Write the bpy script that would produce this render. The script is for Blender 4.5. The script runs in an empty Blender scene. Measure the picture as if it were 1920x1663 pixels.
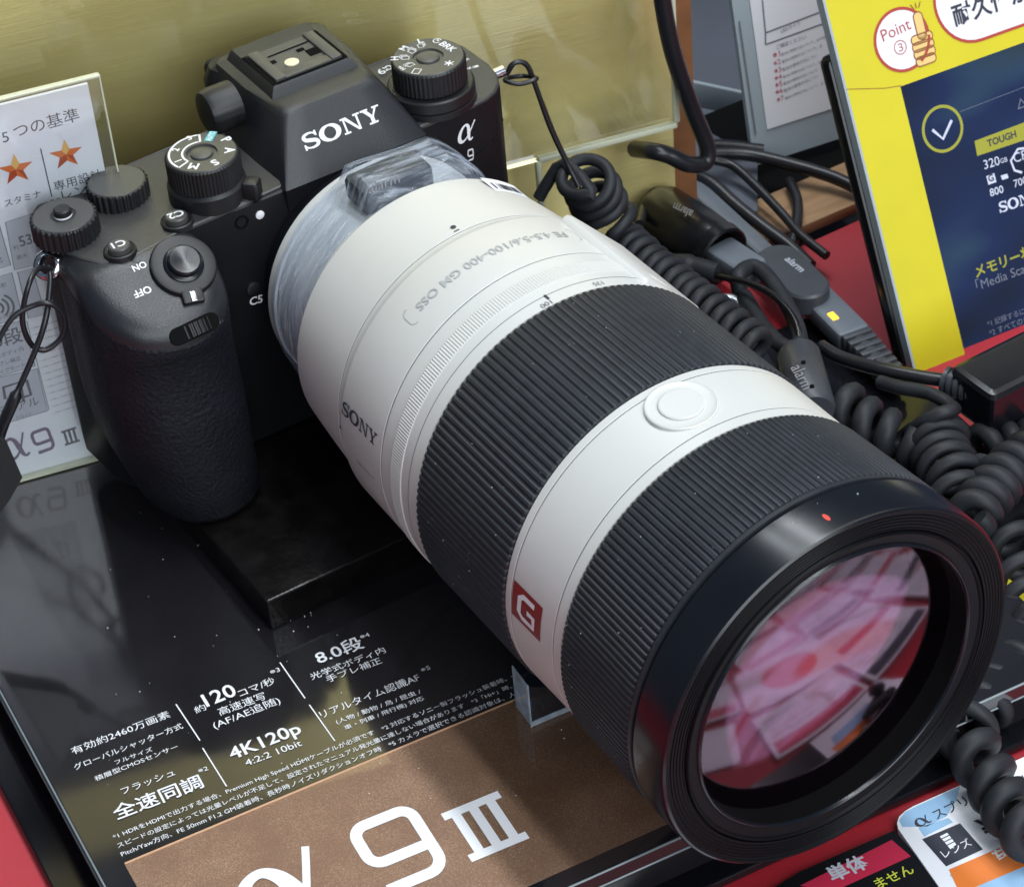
import bpy, bmesh, math, random
import numpy as np
from mathutils import Vector, Matrix, noise
random.seed(7)
S = 0.001                      # the script works in millimetres, the scene in metres
SC = bpy.context.scene
COL = SC.collection
V = lambda *a: np.array(a, float)
# ------------------------------------------------------------------ camera
CR = np.array([[0.8411065, -0.5360171, -0.0722873], [-0.3877942, -0.5044823, -0.7714358], [0.3770352, 0.6768923, -0.6321877]])
CT = np.array([-38.535, -49.575, 718.9152])
CF = 5002.49
PW, PH = 1920.0, 1663.0
CAM = -CR.T @ CT
cd = bpy.data.cameras.new('view_camera')
co = bpy.data.objects.new('view_camera', cd)
COL.objects.link(co)
m = Matrix.Identity(4)
for i in range(3):
    m[i][0] = CR[0][i]; m[i][1] = -CR[1][i]; m[i][2] = -CR[2][i]; m[i][3] = CAM[i] * S
co.matrix_world = m
cd.sensor_fit = 'HORIZONTAL'; cd.sensor_width = 36; cd.lens = CF / PW * 36
cd.clip_start = 0.02; cd.clip_end = 50
cd.dof.use_dof = True; cd.dof.focus_distance = 0.630; cd.dof.aperture_fstop = 60
SC.camera = co
# ------------------------------------------------------------------ light
w = bpy.data.worlds.new('World'); SC.world = w; w.use_nodes = True
bg = w.node_tree.nodes['Background']
bg.inputs[0].default_value = (0.50, 0.70, 1.0, 1); bg.inputs[1].default_value = 0.15
def area(name, loc, tgt, sx, sy, power, col):
    l = bpy.data.lights.new(name, 'AREA'); l.shape = 'RECTANGLE'; l.size = sx; l.size_y = sy; l.energy = power; l.color = col
    o = bpy.data.objects.new(name, l); COL.objects.link(o)
    o.location = Vector(loc); d = Vector(tgt) - Vector(loc)
    o.rotation_euler = d.to_track_quat('-Z', 'Y').to_euler()
    return o
area('ceiling_or_fill_lamp', (0.08, -0.4, 1.6), (0.08, -0.4, 0), 0.10, 2.9, 15.0, (0.87, 0.94, 1.0))
area('ceiling_or_fill_lamp', (0.43, -0.4, 1.6), (0.43, -0.4, 0), 0.10, 2.9, 28.0, (0.89, 0.95, 1.0))
area('ceiling_or_fill_lamp', (1.25, 0.0, 1.5), (0.1, 0.0, 0), 0.14, 2.6, 5.0, (1.0, 0.93, 0.82))
area('ceiling_or_fill_lamp', (-0.20, -2.3, 1.15), (0.0, 0.05, 0), 2.6, 1.4, 50.0, (0.88, 0.95, 1.0))  # added front fill panel, no ceiling fitting; brightens the upright gold panel and card
SC.view_settings.view_transform = 'Standard'; SC.view_settings.look = 'None'
SC.view_settings.exposure = 0; SC.view_settings.gamma = 1; SC.view_settings.use_curve_mapping = False
SC.render.engine = 'CYCLES'
SC.cycles.max_bounces = 10; SC.cycles.transparent_max_bounces = 12
try: SC.cycles.use_denoising = True
except Exception: pass

# ------------------------------------------------------------------ geometry helpers
def ray(u, v):
    d = CR.T @ np.array([(u - PW / 2) / CF, (v - PH / 2) / CF, 1.0])
    return d / np.linalg.norm(d)
def at(u, v, ax, val):          # point of the plane {coordinate ax = val} seen at photo pixel u, v
    d = ray(u, v); return CAM + (val - CAM[ax]) / d[ax] * d
class Plane:
    def __init__(s, o, d, u):
        s.o = np.array(o, float); s.d = np.array(d, float) / np.linalg.norm(d)
        u = np.array(u, float); u = u - s.d * (u @ s.d); s.u = u / np.linalg.norm(u); s.n = np.cross(s.d, s.u)
    def uv(s, px, py, lift=0):
        r = ray(px, py); k = ((s.o + s.n * lift - CAM) @ s.n) / (r @ s.n); P = CAM + k * r - s.o
        return np.array([P @ s.d, P @ s.u])
    def pt(s, a, b, h=0): return s.o + s.d * a + s.u * b + s.n * h
    def at(s, px, py, h=0):
        a, b = s.uv(px, py); return s.pt(a, b, h)
ROOT_OF = {}
class MB:
    def __init__(s): s.v = []; s.f = []
    def add(s, vs, fs):
        k = len(s.v); s.v += [tuple(map(float, p)) for p in vs]; s.f += [tuple(i + k for i in f) for f in fs]; return s
    def loft(s, rings, cap0=True, cap1=True, closed=True):
        n = len(rings[0]); vs = [p for r in rings for p in r]; fs = []
        for i in range(len(rings) - 1):
            for j in range(n if closed else n - 1):
                k = (j + 1) % n
                fs.append((i * n + j, i * n + k, (i + 1) * n + k, (i + 1) * n + j))
        if cap0: fs.append(tuple(range(n - 1, -1, -1)))
        if cap1: fs.append(tuple((len(rings) - 1) * n + j for j in range(n)))
        return s.add(vs, fs)
    def box(s, c, size, ax=None, bev=0):
        c = np.array(c, float); h = np.array(size, float) / 2
        ax = np.eye(3) if ax is None else np.array(ax, float)
        bev = min(bev, h.min() * 0.95)
        if bev <= 0:
            vs = [c + ax[0] * h[0] * a + ax[1] * h[1] * b + ax[2] * h[2] * d for d in (-1, 1) for a, b in ((-1, -1), (1, -1), (1, 1), (-1, 1))]
            return s.add(vs, [(3, 2, 1, 0), (4, 5, 6, 7), (0, 1, 5, 4), (1, 2, 6, 5), (2, 3, 7, 6), (3, 0, 4, 7)])
        rings = []
        for z, i in ((-h[2], bev), (-h[2] + bev * .3, bev * .3), (-h[2] + bev, 0), (h[2] - bev, 0), (h[2] - bev * .3, bev * .3), (h[2], bev)):
            rings.append([c + ax[0] * p[0] + ax[1] * p[1] + ax[2] * z for p in rrect(h[0] - i, h[1] - i, max(bev - i * .5, bev * .4), 3)])
        return s.loft(rings)
    def prism(s, poly, o, d, u, n, h0, h1, bev=0):   # polygon in plane coords (d,u) extruded along n
        P = lambda q, h: np.array(o) + np.array(d) * q[0] + np.array(u) * q[1] + np.array(n) * h
        if bev:
            ins = inset(poly, bev)
            return s.loft([[P(q, h0) for q in ins], [P(q, h0 + bev) for q in poly], [P(q, h1 - bev) for q in poly], [P(q, h1) for q in ins]])
        return s.loft([[P(q, h0) for q in poly], [P(q, h1) for q in poly]])
    def lathe(s, prof, n=96, o=(0, 0, 0), a=(0, -1, 0), x=(0, 0, 1), rf=None, cap0=False, cap1=False, t0=0, t1=2 * math.pi):
        o = np.array(o, float); a = np.array(a, float); a /= np.linalg.norm(a); x = np.array(x, float); x = x - a * (a @ x); x /= np.linalg.norm(x); y = np.cross(x, a) if False else np.cross(a, x)
        rings = []
        for sv, r in prof:
            ring = []
            for j in range(n):
                th = t0 + (t1 - t0) * j / n
                rr = r if rf is None else rf(sv, r, th, j)
                ring.append(o + a * sv + rr * (x * math.cos(th) + y * math.sin(th)))
            rings.append(ring)
        return s.loft(rings, cap0, cap1)
    def tube(s, pts, r, n=10, closed=False, cap=True):
        pts = [np.array(p, float) for p in pts]; N = len(pts)
        rs = r if hasattr(r, '__len__') else [r] * N
        T = []
        for i in range(N):
            a = pts[(i - 1) % N] if (closed or i > 0) else pts[i]; b = pts[(i + 1) % N] if (closed or i < N - 1) else pts[i]
            t = b - a; T.append(t / (np.linalg.norm(t) + 1e-12))
        x = np.cross(T[0], [0.31, 0.2, 0.93]); x /= np.linalg.norm(x); rings = []
        for i in range(N):
            x = x - T[i] * (x @ T[i]); x /= np.linalg.norm(x); y = np.cross(T[i], x)
            rings.append([pts[i] + rs[i] * (x * math.cos(2 * math.pi * j / n) + y * math.sin(2 * math.pi * j / n)) for j in range(n)])
        if closed: rings.append(rings[0]); return s.loft(rings, False, False)
        return s.loft(rings, cap, cap)
    def build(s, name, mat, parent=None, smooth=35, root=None, label=None, cat=None, group=None, kind=None, loc=None, bottom=False):
        vs = np.array(s.v)
        if parent is not None: off = ROOT_OF[parent.name]
        else:
            off = np.array(loc, float) if loc is not None else V((vs[:, 0].min() + vs[:, 0].max()) / 2, (vs[:, 1].min() + vs[:, 1].max()) / 2, vs[:, 2].min())
        me = bpy.data.meshes.new(name)
        me.from_pydata([tuple((p - off) * S) for p in vs], [], s.f); me.update()
        bm = bmesh.new(); bm.from_mesh(me)
        bmesh.ops.recalc_face_normals(bm, faces=bm.faces) if not getattr(s, 'flat', False) else None
        bm.to_mesh(me); bm.free()
        if smooth:
            me.polygons.foreach_set('use_smooth', [True] * len(me.polygons))
            me.set_sharp_from_angle(angle=math.radians(smooth))
        me.materials.append(mat)
        o = bpy.data.objects.new(name, me); COL.objects.link(o)
        if parent is not None: o.parent = parent
        else: o.location = Vector(off * S)
        ROOT_OF[o.name] = off
        if label: o['label'] = label
        if cat: o['category'] = cat
        if group: o['group'] = group
        if kind: o['kind'] = kind
        return o
def thing(name, loc, label, cat, group=None):
    o = bpy.data.objects.new(name, None); COL.objects.link(o); o.empty_display_size = 0.01
    o.location = Vector(np.array(loc, float) * S); ROOT_OF[o.name] = np.array(loc, float)
    o['label'] = label; o['category'] = cat
    if group: o['group'] = group
    return o
def rrect(hx, hy, r, k=4, cx=0, cy=0):
    r = max(min(r, hx, hy), 1e-4); out = []
    for sx, sy, a0 in ((1, -1, -90), (1, 1, 0), (-1, 1, 90), (-1, -1, 180)):
        for i in range(k + 1):
            a = math.radians(a0 + 90 * i / k); out.append((cx + sx * (hx - r) + r * math.cos(a), cy + sy * (hy - r) + r * math.sin(a)))
    return out
def inset(poly, d):
    n = len(poly); out = []; A = sum(poly[i][0] * poly[(i + 1) % n][1] - poly[(i + 1) % n][0] * poly[i][1] for i in range(n))
    sg = 1 if A > 0 else -1
    for i in range(n):
        p0, p1, p2 = np.array(poly[i - 1]), np.array(poly[i]), np.array(poly[(i + 1) % n])
        e1 = p1 - p0; e2 = p2 - p1; e1 = e1 / (np.linalg.norm(e1) + 1e-9); e2 = e2 / (np.linalg.norm(e2) + 1e-9)
        n1 = np.array([-e1[1], e1[0]]) * sg; n2 = np.array([-e2[1], e2[0]]) * sg; b = n1 + n2; L = b @ b
        b = b * (2 / L) if L > 0.3 else n1
        out.append(tuple(p1 + b * d))
    return out
def spline(pts, n=8, closed=False):
    P = [np.array(p, float) for p in pts]; out = []; N = len(P)
    for i in range(N if closed else N - 1):
        p0 = P[(i - 1) % N] if (closed or i > 0) else 2 * P[0] - P[1]; p1 = P[i]; p2 = P[(i + 1) % N]
        p3 = P[(i + 2) % N] if (closed or i + 2 < N) else 2 * P[-1] - P[-2]
        for k in range(n):
            t = k / n
            out.append(0.5 * ((2 * p1) + (-p0 + p2) * t + (2 * p0 - 5 * p1 + 4 * p2 - p3) * t * t + (-p0 + 3 * p1 - 3 * p2 + p3) * t ** 3))
    if not closed: out.append(P[-1])
    return out
def coil_pts(path, R, turns, spt=18, ph=0, up=(0, 0, 1), wob=0.06):
    c = spline(path, 24); L = [0]
    for i in range(1, len(c)): L.append(L[-1] + np.linalg.norm(c[i] - c[i - 1]))
    tot = L[-1]; N = int(turns * spt); out = []; x = np.array(up, float); j = 0
    for k in range(N + 1):
        sl = tot * k / N
        while j < len(c) - 2 and L[j + 1] < sl: j += 1
        t = (sl - L[j]) / (L[j + 1] - L[j] + 1e-9); p = c[j] + (c[j + 1] - c[j]) * t
        T = c[j + 1] - c[j]; T /= np.linalg.norm(T); x = x - T * (x @ T); x /= np.linalg.norm(x); y = np.cross(T, x)
        a = 2 * math.pi * k / spt + ph + 0.35 * math.sin(k * 0.083 + ph * 2) + 0.2 * math.sin(k * 0.21 + 1); rr = (R(k / N) if callable(R) else R) * (1 + wob * math.sin(k * 0.37 + ph * 3))
        out.append(p + rr * (x * math.cos(a) + y * math.sin(a)))
    return out
# ---- lettering
_tc = {}
def text2d(sx, bold=0.0):
    key = (sx, bold)
    if key in _tc: return _tc[key]
    c = bpy.data.curves.new('lettering_tmp', 'FONT'); c.body = sx; c.resolution_u = 3; c.offset = bold
    o = bpy.data.objects.new('lettering_tmp', c); COL.objects.link(o)
    dg = bpy.context.evaluated_depsgraph_get(); me = bpy.data.meshes.new_from_object(o.evaluated_get(dg))
    vs = np.array([v.co[:2] for v in me.vertices]).reshape(-1, 2); fs = [tuple(p.vertices) for p in me.polygons]
    bpy.data.objects.remove(o); bpy.data.curves.remove(c); bpy.data.meshes.remove(me)
    if len(vs): vs = vs - np.array([vs[:, 0].min(), 0])
    _tc[key] = (vs, fs); return _tc[key]
def ribbon(pts, ws, closed=False):
    pts = [np.array(p, float) for p in pts]; n = len(pts); ws = ws if hasattr(ws, '__len__') else [ws] * n
    vs = []; 
    for i in range(n):
        a = pts[(i - 1) % n] if (closed or i) else pts[i]; b = pts[(i + 1) % n] if (closed or i < n - 1) else pts[i]
        t = b - a; t /= np.linalg.norm(t) + 1e-9; nn = np.array([-t[1], t[0]]); z = 0.0012 * i; l_, r_ = pts[i] + nn * ws[i] / 2, pts[i] - nn * ws[i] / 2; vs += [(l_[0], l_[1], z), (r_[0], r_[1], z)]
    fs = [(2 * i, 2 * i + 1, 2 * ((i + 1) % n) + 1, 2 * ((i + 1) % n)) for i in range(n if closed else n - 1)]
    return np.array(vs), fs
def rects(*rs):
    vs = []; fs = []
    for q in rs:
        k = len(vs); z = 0.009 * len(fs); vs += [(a[0], a[1], z) for a in q]; fs.append(tuple(range(k, k + len(q))))
    return np.array(vs, float), fs
def R4(x0, y0, x1, y1): return [(x0, y0), (x1, y0), (x1, y1), (x0, y1)]
def merge(*parts):
    vs = []; fs = []; nparts = 0
    for v_, f_ in parts:
        k = len(vs); z = 0.012 * len([0 for _ in fs]) * 0 + 0.011 * nparts; nparts += 1; vs += [(p[0], p[1], (p[2] if len(p) > 2 else 0) + z) for p in v_]; fs += [tuple(i + k for i in f) for f in f_]
    return np.array(vs, float), fs
def shift(p, dx, dy=0, sx=1, sy=1):
    v = np.array(p[0], float).copy(); v[:, 0] = v[:, 0] * sx + dx; v[:, 1] = v[:, 1] * sy + dy; return v, p[1]
def glyph_sony():
    # slab-serif wordmark, cap height 1
    Spath = spline([(0.80, 0.74), (0.70, 0.88), (0.47, 0.945), (0.22, 0.88), (0.14, 0.73), (0.24, 0.58), (0.47, 0.50), (0.70, 0.42), (0.80, 0.27), (0.70, 0.11), (0.45, 0.055), (0.20, 0.12), (0.08, 0.27)], 6)
    n = len(Spath); ws = [0.10 + 0.13 * math.sin(math.pi * min(max((i / (n - 1) - 0.12) / 0.76, 0), 1)) for i in range(n)]
    Sg = merge(ribbon(Spath, ws), rects(R4(0.75, 0.68, 0.85, 1.0), R4(0.03, 0.0, 0.13, 0.34)))
    el = [(0.5 + 0.41 * math.cos(a), 0.5 + 0.445 * math.sin(a)) for a in np.linspace(0, 2 * math.pi, 48, endpoint=False)]
    Og = ribbon(el, [0.12 + 0.13 * abs(math.cos(a)) for a in np.linspace(0, 2 * math.pi, 48, endpoint=False)], True)
    Og = shift(Og, 0, 0, 1.12)
    Ng = rects(R4(0.12, 0.09, 0.22, 0.91), R4(0.0, 0.0, 0.36, 0.11), R4(0.0, 0.89, 0.30, 1.0), R4(0.84, 0.0, 0.95, 0.91), R4(0.72, 0.89, 1.08, 1.0),
               [(0.12, 1.0), (0.33, 1.0), (0.95, 0.0), (0.80, 0.0)])
    Yg = rects(R4(0.42, 0.1, 0.62, 0.45), R4(0.28, 0.0, 0.76, 0.11), R4(0.0, 0.89, 0.42, 1.0), R4(0.66, 0.89, 1.04, 1.0),
               [(0.10, 0.92), (0.33, 0.92), (0.62, 0.42), (0.42, 0.42)], [(0.78, 0.92), (0.90, 0.92), (0.62, 0.42), (0.52, 0.42)])
    return merge(Sg, shift(Og, 0.98), shift(Ng, 2.22), shift(Yg, 3.36))
def glyph_alpha(it=0.28):
    p = spline([(1.06, 1.0), (0.92, 0.66), (0.78, 0.36), (0.58, 0.10), (0.36, 0.02), (0.13, 0.16), (0.08, 0.46), (0.22, 0.78), (0.44, 0.88), (0.62, 0.74), (0.74, 0.42), (0.84, 0.12), (0.98, 0.02), (1.12, 0.10)], 7)
    n = len(p); w = []
    for i in range(n):
        t = i / (n - 1); w.append(0.09 + 0.16 * math.exp(-((t - 0.42) / 0.12) ** 2) + 0.13 * math.exp(-((t - 0.76) / 0.12) ** 2))
    v, f = ribbon(p, w); v[:, 0] += v[:, 1] * it; return v, f
def glyph_nine():
    p = [(0.86, 0.62), (0.62, 0.40), ]
    out = []
    def arc(cx, cy, r, a0, a1): return [(cx + r * math.cos(math.radians(a0 + (a1 - a0) * i / 6)), cy + r * math.sin(math.radians(a0 + (a1 - a0) * i / 6))) for i in range(7)]
    path = [(0.742, 0.42)] + arc(0.26, 0.57, 0.15, 270, 180) + arc(0.26, 0.79, 0.15, 180, 90) + arc(0.66, 0.79, 0.15, 90, 0) + arc(0.62, 0.26, 0.19, 0, -90) + [(0.12, 0.07)]
    return ribbon(path, 0.135)
def glyph_three():
    return rects(R4(0, 0.86, 1.0, 1.0), R4(0, 0, 1.0, 0.14), R4(0.12, 0.13, 0.28, 0.87), R4(0.42, 0.13, 0.58, 0.87), R4(0.72, 0.13, 0.88, 0.87))
def width2d(p): return p[0][:, 0].max() - p[0][:, 0].min()
def put(mb, p2, O, X, Y, N, sx, sy=None, lift=0.06, center=False, th=0.0):
    v = np.array(p2[0], float).copy(); sy = sx if sy is None else sy
    if len(v) == 0: return
    if center: v[:, 0] -= (v[:, 0].min() + v[:, 0].max()) / 2; v[:, 1] -= (v[:, 1].min() + v[:, 1].max()) / 2
    O = np.array(O, float); X = np.array(X, float); Y = np.array(Y, float); N = np.array(N, float)
    vs = [O + X * q[0] * sx + Y * q[1] * sy + N * (lift + (q[2] if len(q) > 2 else 0)) for q in v]
    # face the normal
    fs = []
    for f in p2[1]:
        a, b, c = vs[f[0]], vs[f[1]], vs[f[2]]
        fs.append(f if np.cross(b - a, c - a) @ N >= 0 else f[::-1])
    mb.add(vs, fs); mb.flat = True
def ptext(mb, g, pl, p0, p1, top=None, lift=0.06, bold=0.0, hs=1.0):
    """lettering on plane pl, its baseline running from photo pixel p0 to p1 (the writing's own place on that sheet)"""
    g = text2d(g, bold) if isinstance(g, str) else g
    a = pl.uv(*p0); b = pl.uv(*p1); d = b - a; L = np.linalg.norm(d); d /= L; u = np.array([-d[1], d[0]])
    s = L / width2d(g); sy = s * hs
    if top is not None:
        tp = pl.uv(*top) - a; sy = abs(tp @ u) / (g[0][:, 1].max())
    X = pl.d * d[0] + pl.u * d[1]; Y = pl.d * u[0] + pl.u * u[1]
    put(mb, shift(g, -g[0][:, 0].min()), pl.pt(*a), X, Y, pl.n, s, sy, lift)
def pquad(mb, pl, pxs, lift=0.05):
    q = [pl.at(*p, h=lift) for p in pxs]; mb.flat = True
    if np.cross(q[1] - q[0], q[2] - q[0]) @ pl.n < 0: q = q[::-1]
    mb.add(q, [tuple(range(len(q)))])
def pline(mb, pl, p, q, w, lift=0.05):
    a, b = pl.uv(*p), pl.uv(*q); v, f = ribbon([a, b], w); put(mb, (v, f), pl.o, pl.d, pl.u, pl.n, 1, 1, lift)
# ------------------------------------------------------------------ materials
def mat(name, col, rough=0.5, metal=0.0, spec=0.5, coat=0.0, coat_r=0.05, bump=0, bscale=500, bdetail=2, aniso=None, vary=0, vscale=60, emit=None, estr=0, stretch=None):
    m = bpy.data.materials.new(name); m.use_nodes = True; nt = m.node_tree; b = nt.nodes['Principled BSDF']
    b.inputs['Base Color'].default_value = (*col, 1); b.inputs['Roughness'].default_value = rough; b.inputs['Metallic'].default_value = metal
    b.inputs['Specular IOR Level'].default_value = spec; b.inputs['Coat Weight'].default_value = coat; b.inputs['Coat Roughness'].default_value = coat_r
    if emit: b.inputs['Emission Color'].default_value = (*emit, 1); b.inputs['Emission Strength'].default_value = estr
    if bump or vary:
        tc = nt.nodes.new('ShaderNodeTexCoord'); src = tc.outputs['Object']
        if stretch:
            mp = nt.nodes.new('ShaderNodeMapping'); mp.inputs['Scale'].default_value = stretch; nt.links.new(src, mp.inputs['Vector']); src = mp.outputs['Vector']
    if bump:
        n = nt.nodes.new('ShaderNodeTexNoise'); n.inputs['Scale'].default_value = bscale; n.inputs['Detail'].default_value = bdetail
        nt.links.new(src, n.inputs['Vector']); bp = nt.nodes.new('ShaderNodeBump'); bp.inputs['Strength'].default_value = bump; bp.inputs['Distance'].default_value = 0.001
        nt.links.new(n.outputs['Fac'], bp.inputs['Height']); nt.links.new(bp.outputs['Normal'], b.inputs['Normal'])
    if vary:
        n2 = nt.nodes.new('ShaderNodeTexNoise'); n2.inputs['Scale'].default_value = vscale; n2.inputs['Detail'].default_value = 5
        nt.links.new(src, n2.inputs['Vector'])
        rp = nt.nodes.new('ShaderNodeValToRGB'); rp.color_ramp.elements[0].position = 0.3; rp.color_ramp.elements[1].position = 0.7
        rp.color_ramp.elements[0].color = (*[c * (1 - vary) for c in col], 1); rp.color_ramp.elements[1].color = (*[min(1, c * (1 + vary)) for c in col], 1)
        nt.links.new(n2.outputs['Fac'], rp.inputs['Fac']); nt.links.new(rp.outputs['Color'], b.inputs['Base Color'])
        mr = nt.nodes.new('ShaderNodeMapRange'); mr.inputs['To Min'].default_value = max(0.02, rough - 0.08); mr.inputs['To Max'].default_value = rough + 0.08
        nt.links.new(n2.outputs['Fac'], mr.inputs['Value']); nt.links.new(mr.outputs['Result'], b.inputs['Roughness'])
    return m
def clear_mat(name, tint, mix=0.85, rough=0.02, gcol=(1, 1, 1), bump=0, bscale=200, stretch=None):
    m = bpy.data.materials.new(name); m.use_nodes = True; nt = m.node_tree; nt.nodes.clear()
    out = nt.nodes.new('ShaderNodeOutputMaterial'); mx = nt.nodes.new('ShaderNodeMixShader'); tr = nt.nodes.new('ShaderNodeBsdfTransparent'); gl = nt.nodes.new('ShaderNodeBsdfGlossy')
    tr.inputs[0].default_value = (*tint, 1); gl.inputs[0].default_value = (*gcol, 1); gl.inputs['Roughness'].default_value = rough
    fr = nt.nodes.new('ShaderNodeFresnel'); fr.inputs[0].default_value = 1.45
    mr = nt.nodes.new('ShaderNodeMapRange'); mr.inputs['To Min'].default_value = 1 - mix; mr.inputs['To Max'].default_value = 1.0
    nt.links.new(fr.outputs[0], mr.inputs['Value']); nt.links.new(mr.outputs[0], mx.inputs[0])
    nt.links.new(tr.outputs[0], mx.inputs[1]); nt.links.new(gl.outputs[0], mx.inputs[2]); nt.links.new(mx.outputs[0], out.inputs[0])
    if bump:
        tc = nt.nodes.new('ShaderNodeTexCoord'); n = nt.nodes.new('ShaderNodeTexNoise'); n.inputs['Scale'].default_value = bscale; n.inputs['Detail'].default_value = 4
        mp = nt.nodes.new('ShaderNodeMapping'); mp.inputs['Scale'].default_value = stretch or (1, 1, 1)
        nt.links.new(tc.outputs['Object'], mp.inputs['Vector']); nt.links.new(mp.outputs[0], n.inputs['Vector'])
        bp = nt.nodes.new('ShaderNodeBump'); bp.inputs['Strength'].default_value = bump; bp.inputs['Distance'].default_value = 0.002
        nt.links.new(n.outputs['Fac'], bp.inputs['Height']); nt.links.new(bp.outputs[0], gl.inputs['Normal']); nt.links.new(bp.outputs[0], fr.inputs['Normal'])
    return m
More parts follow.
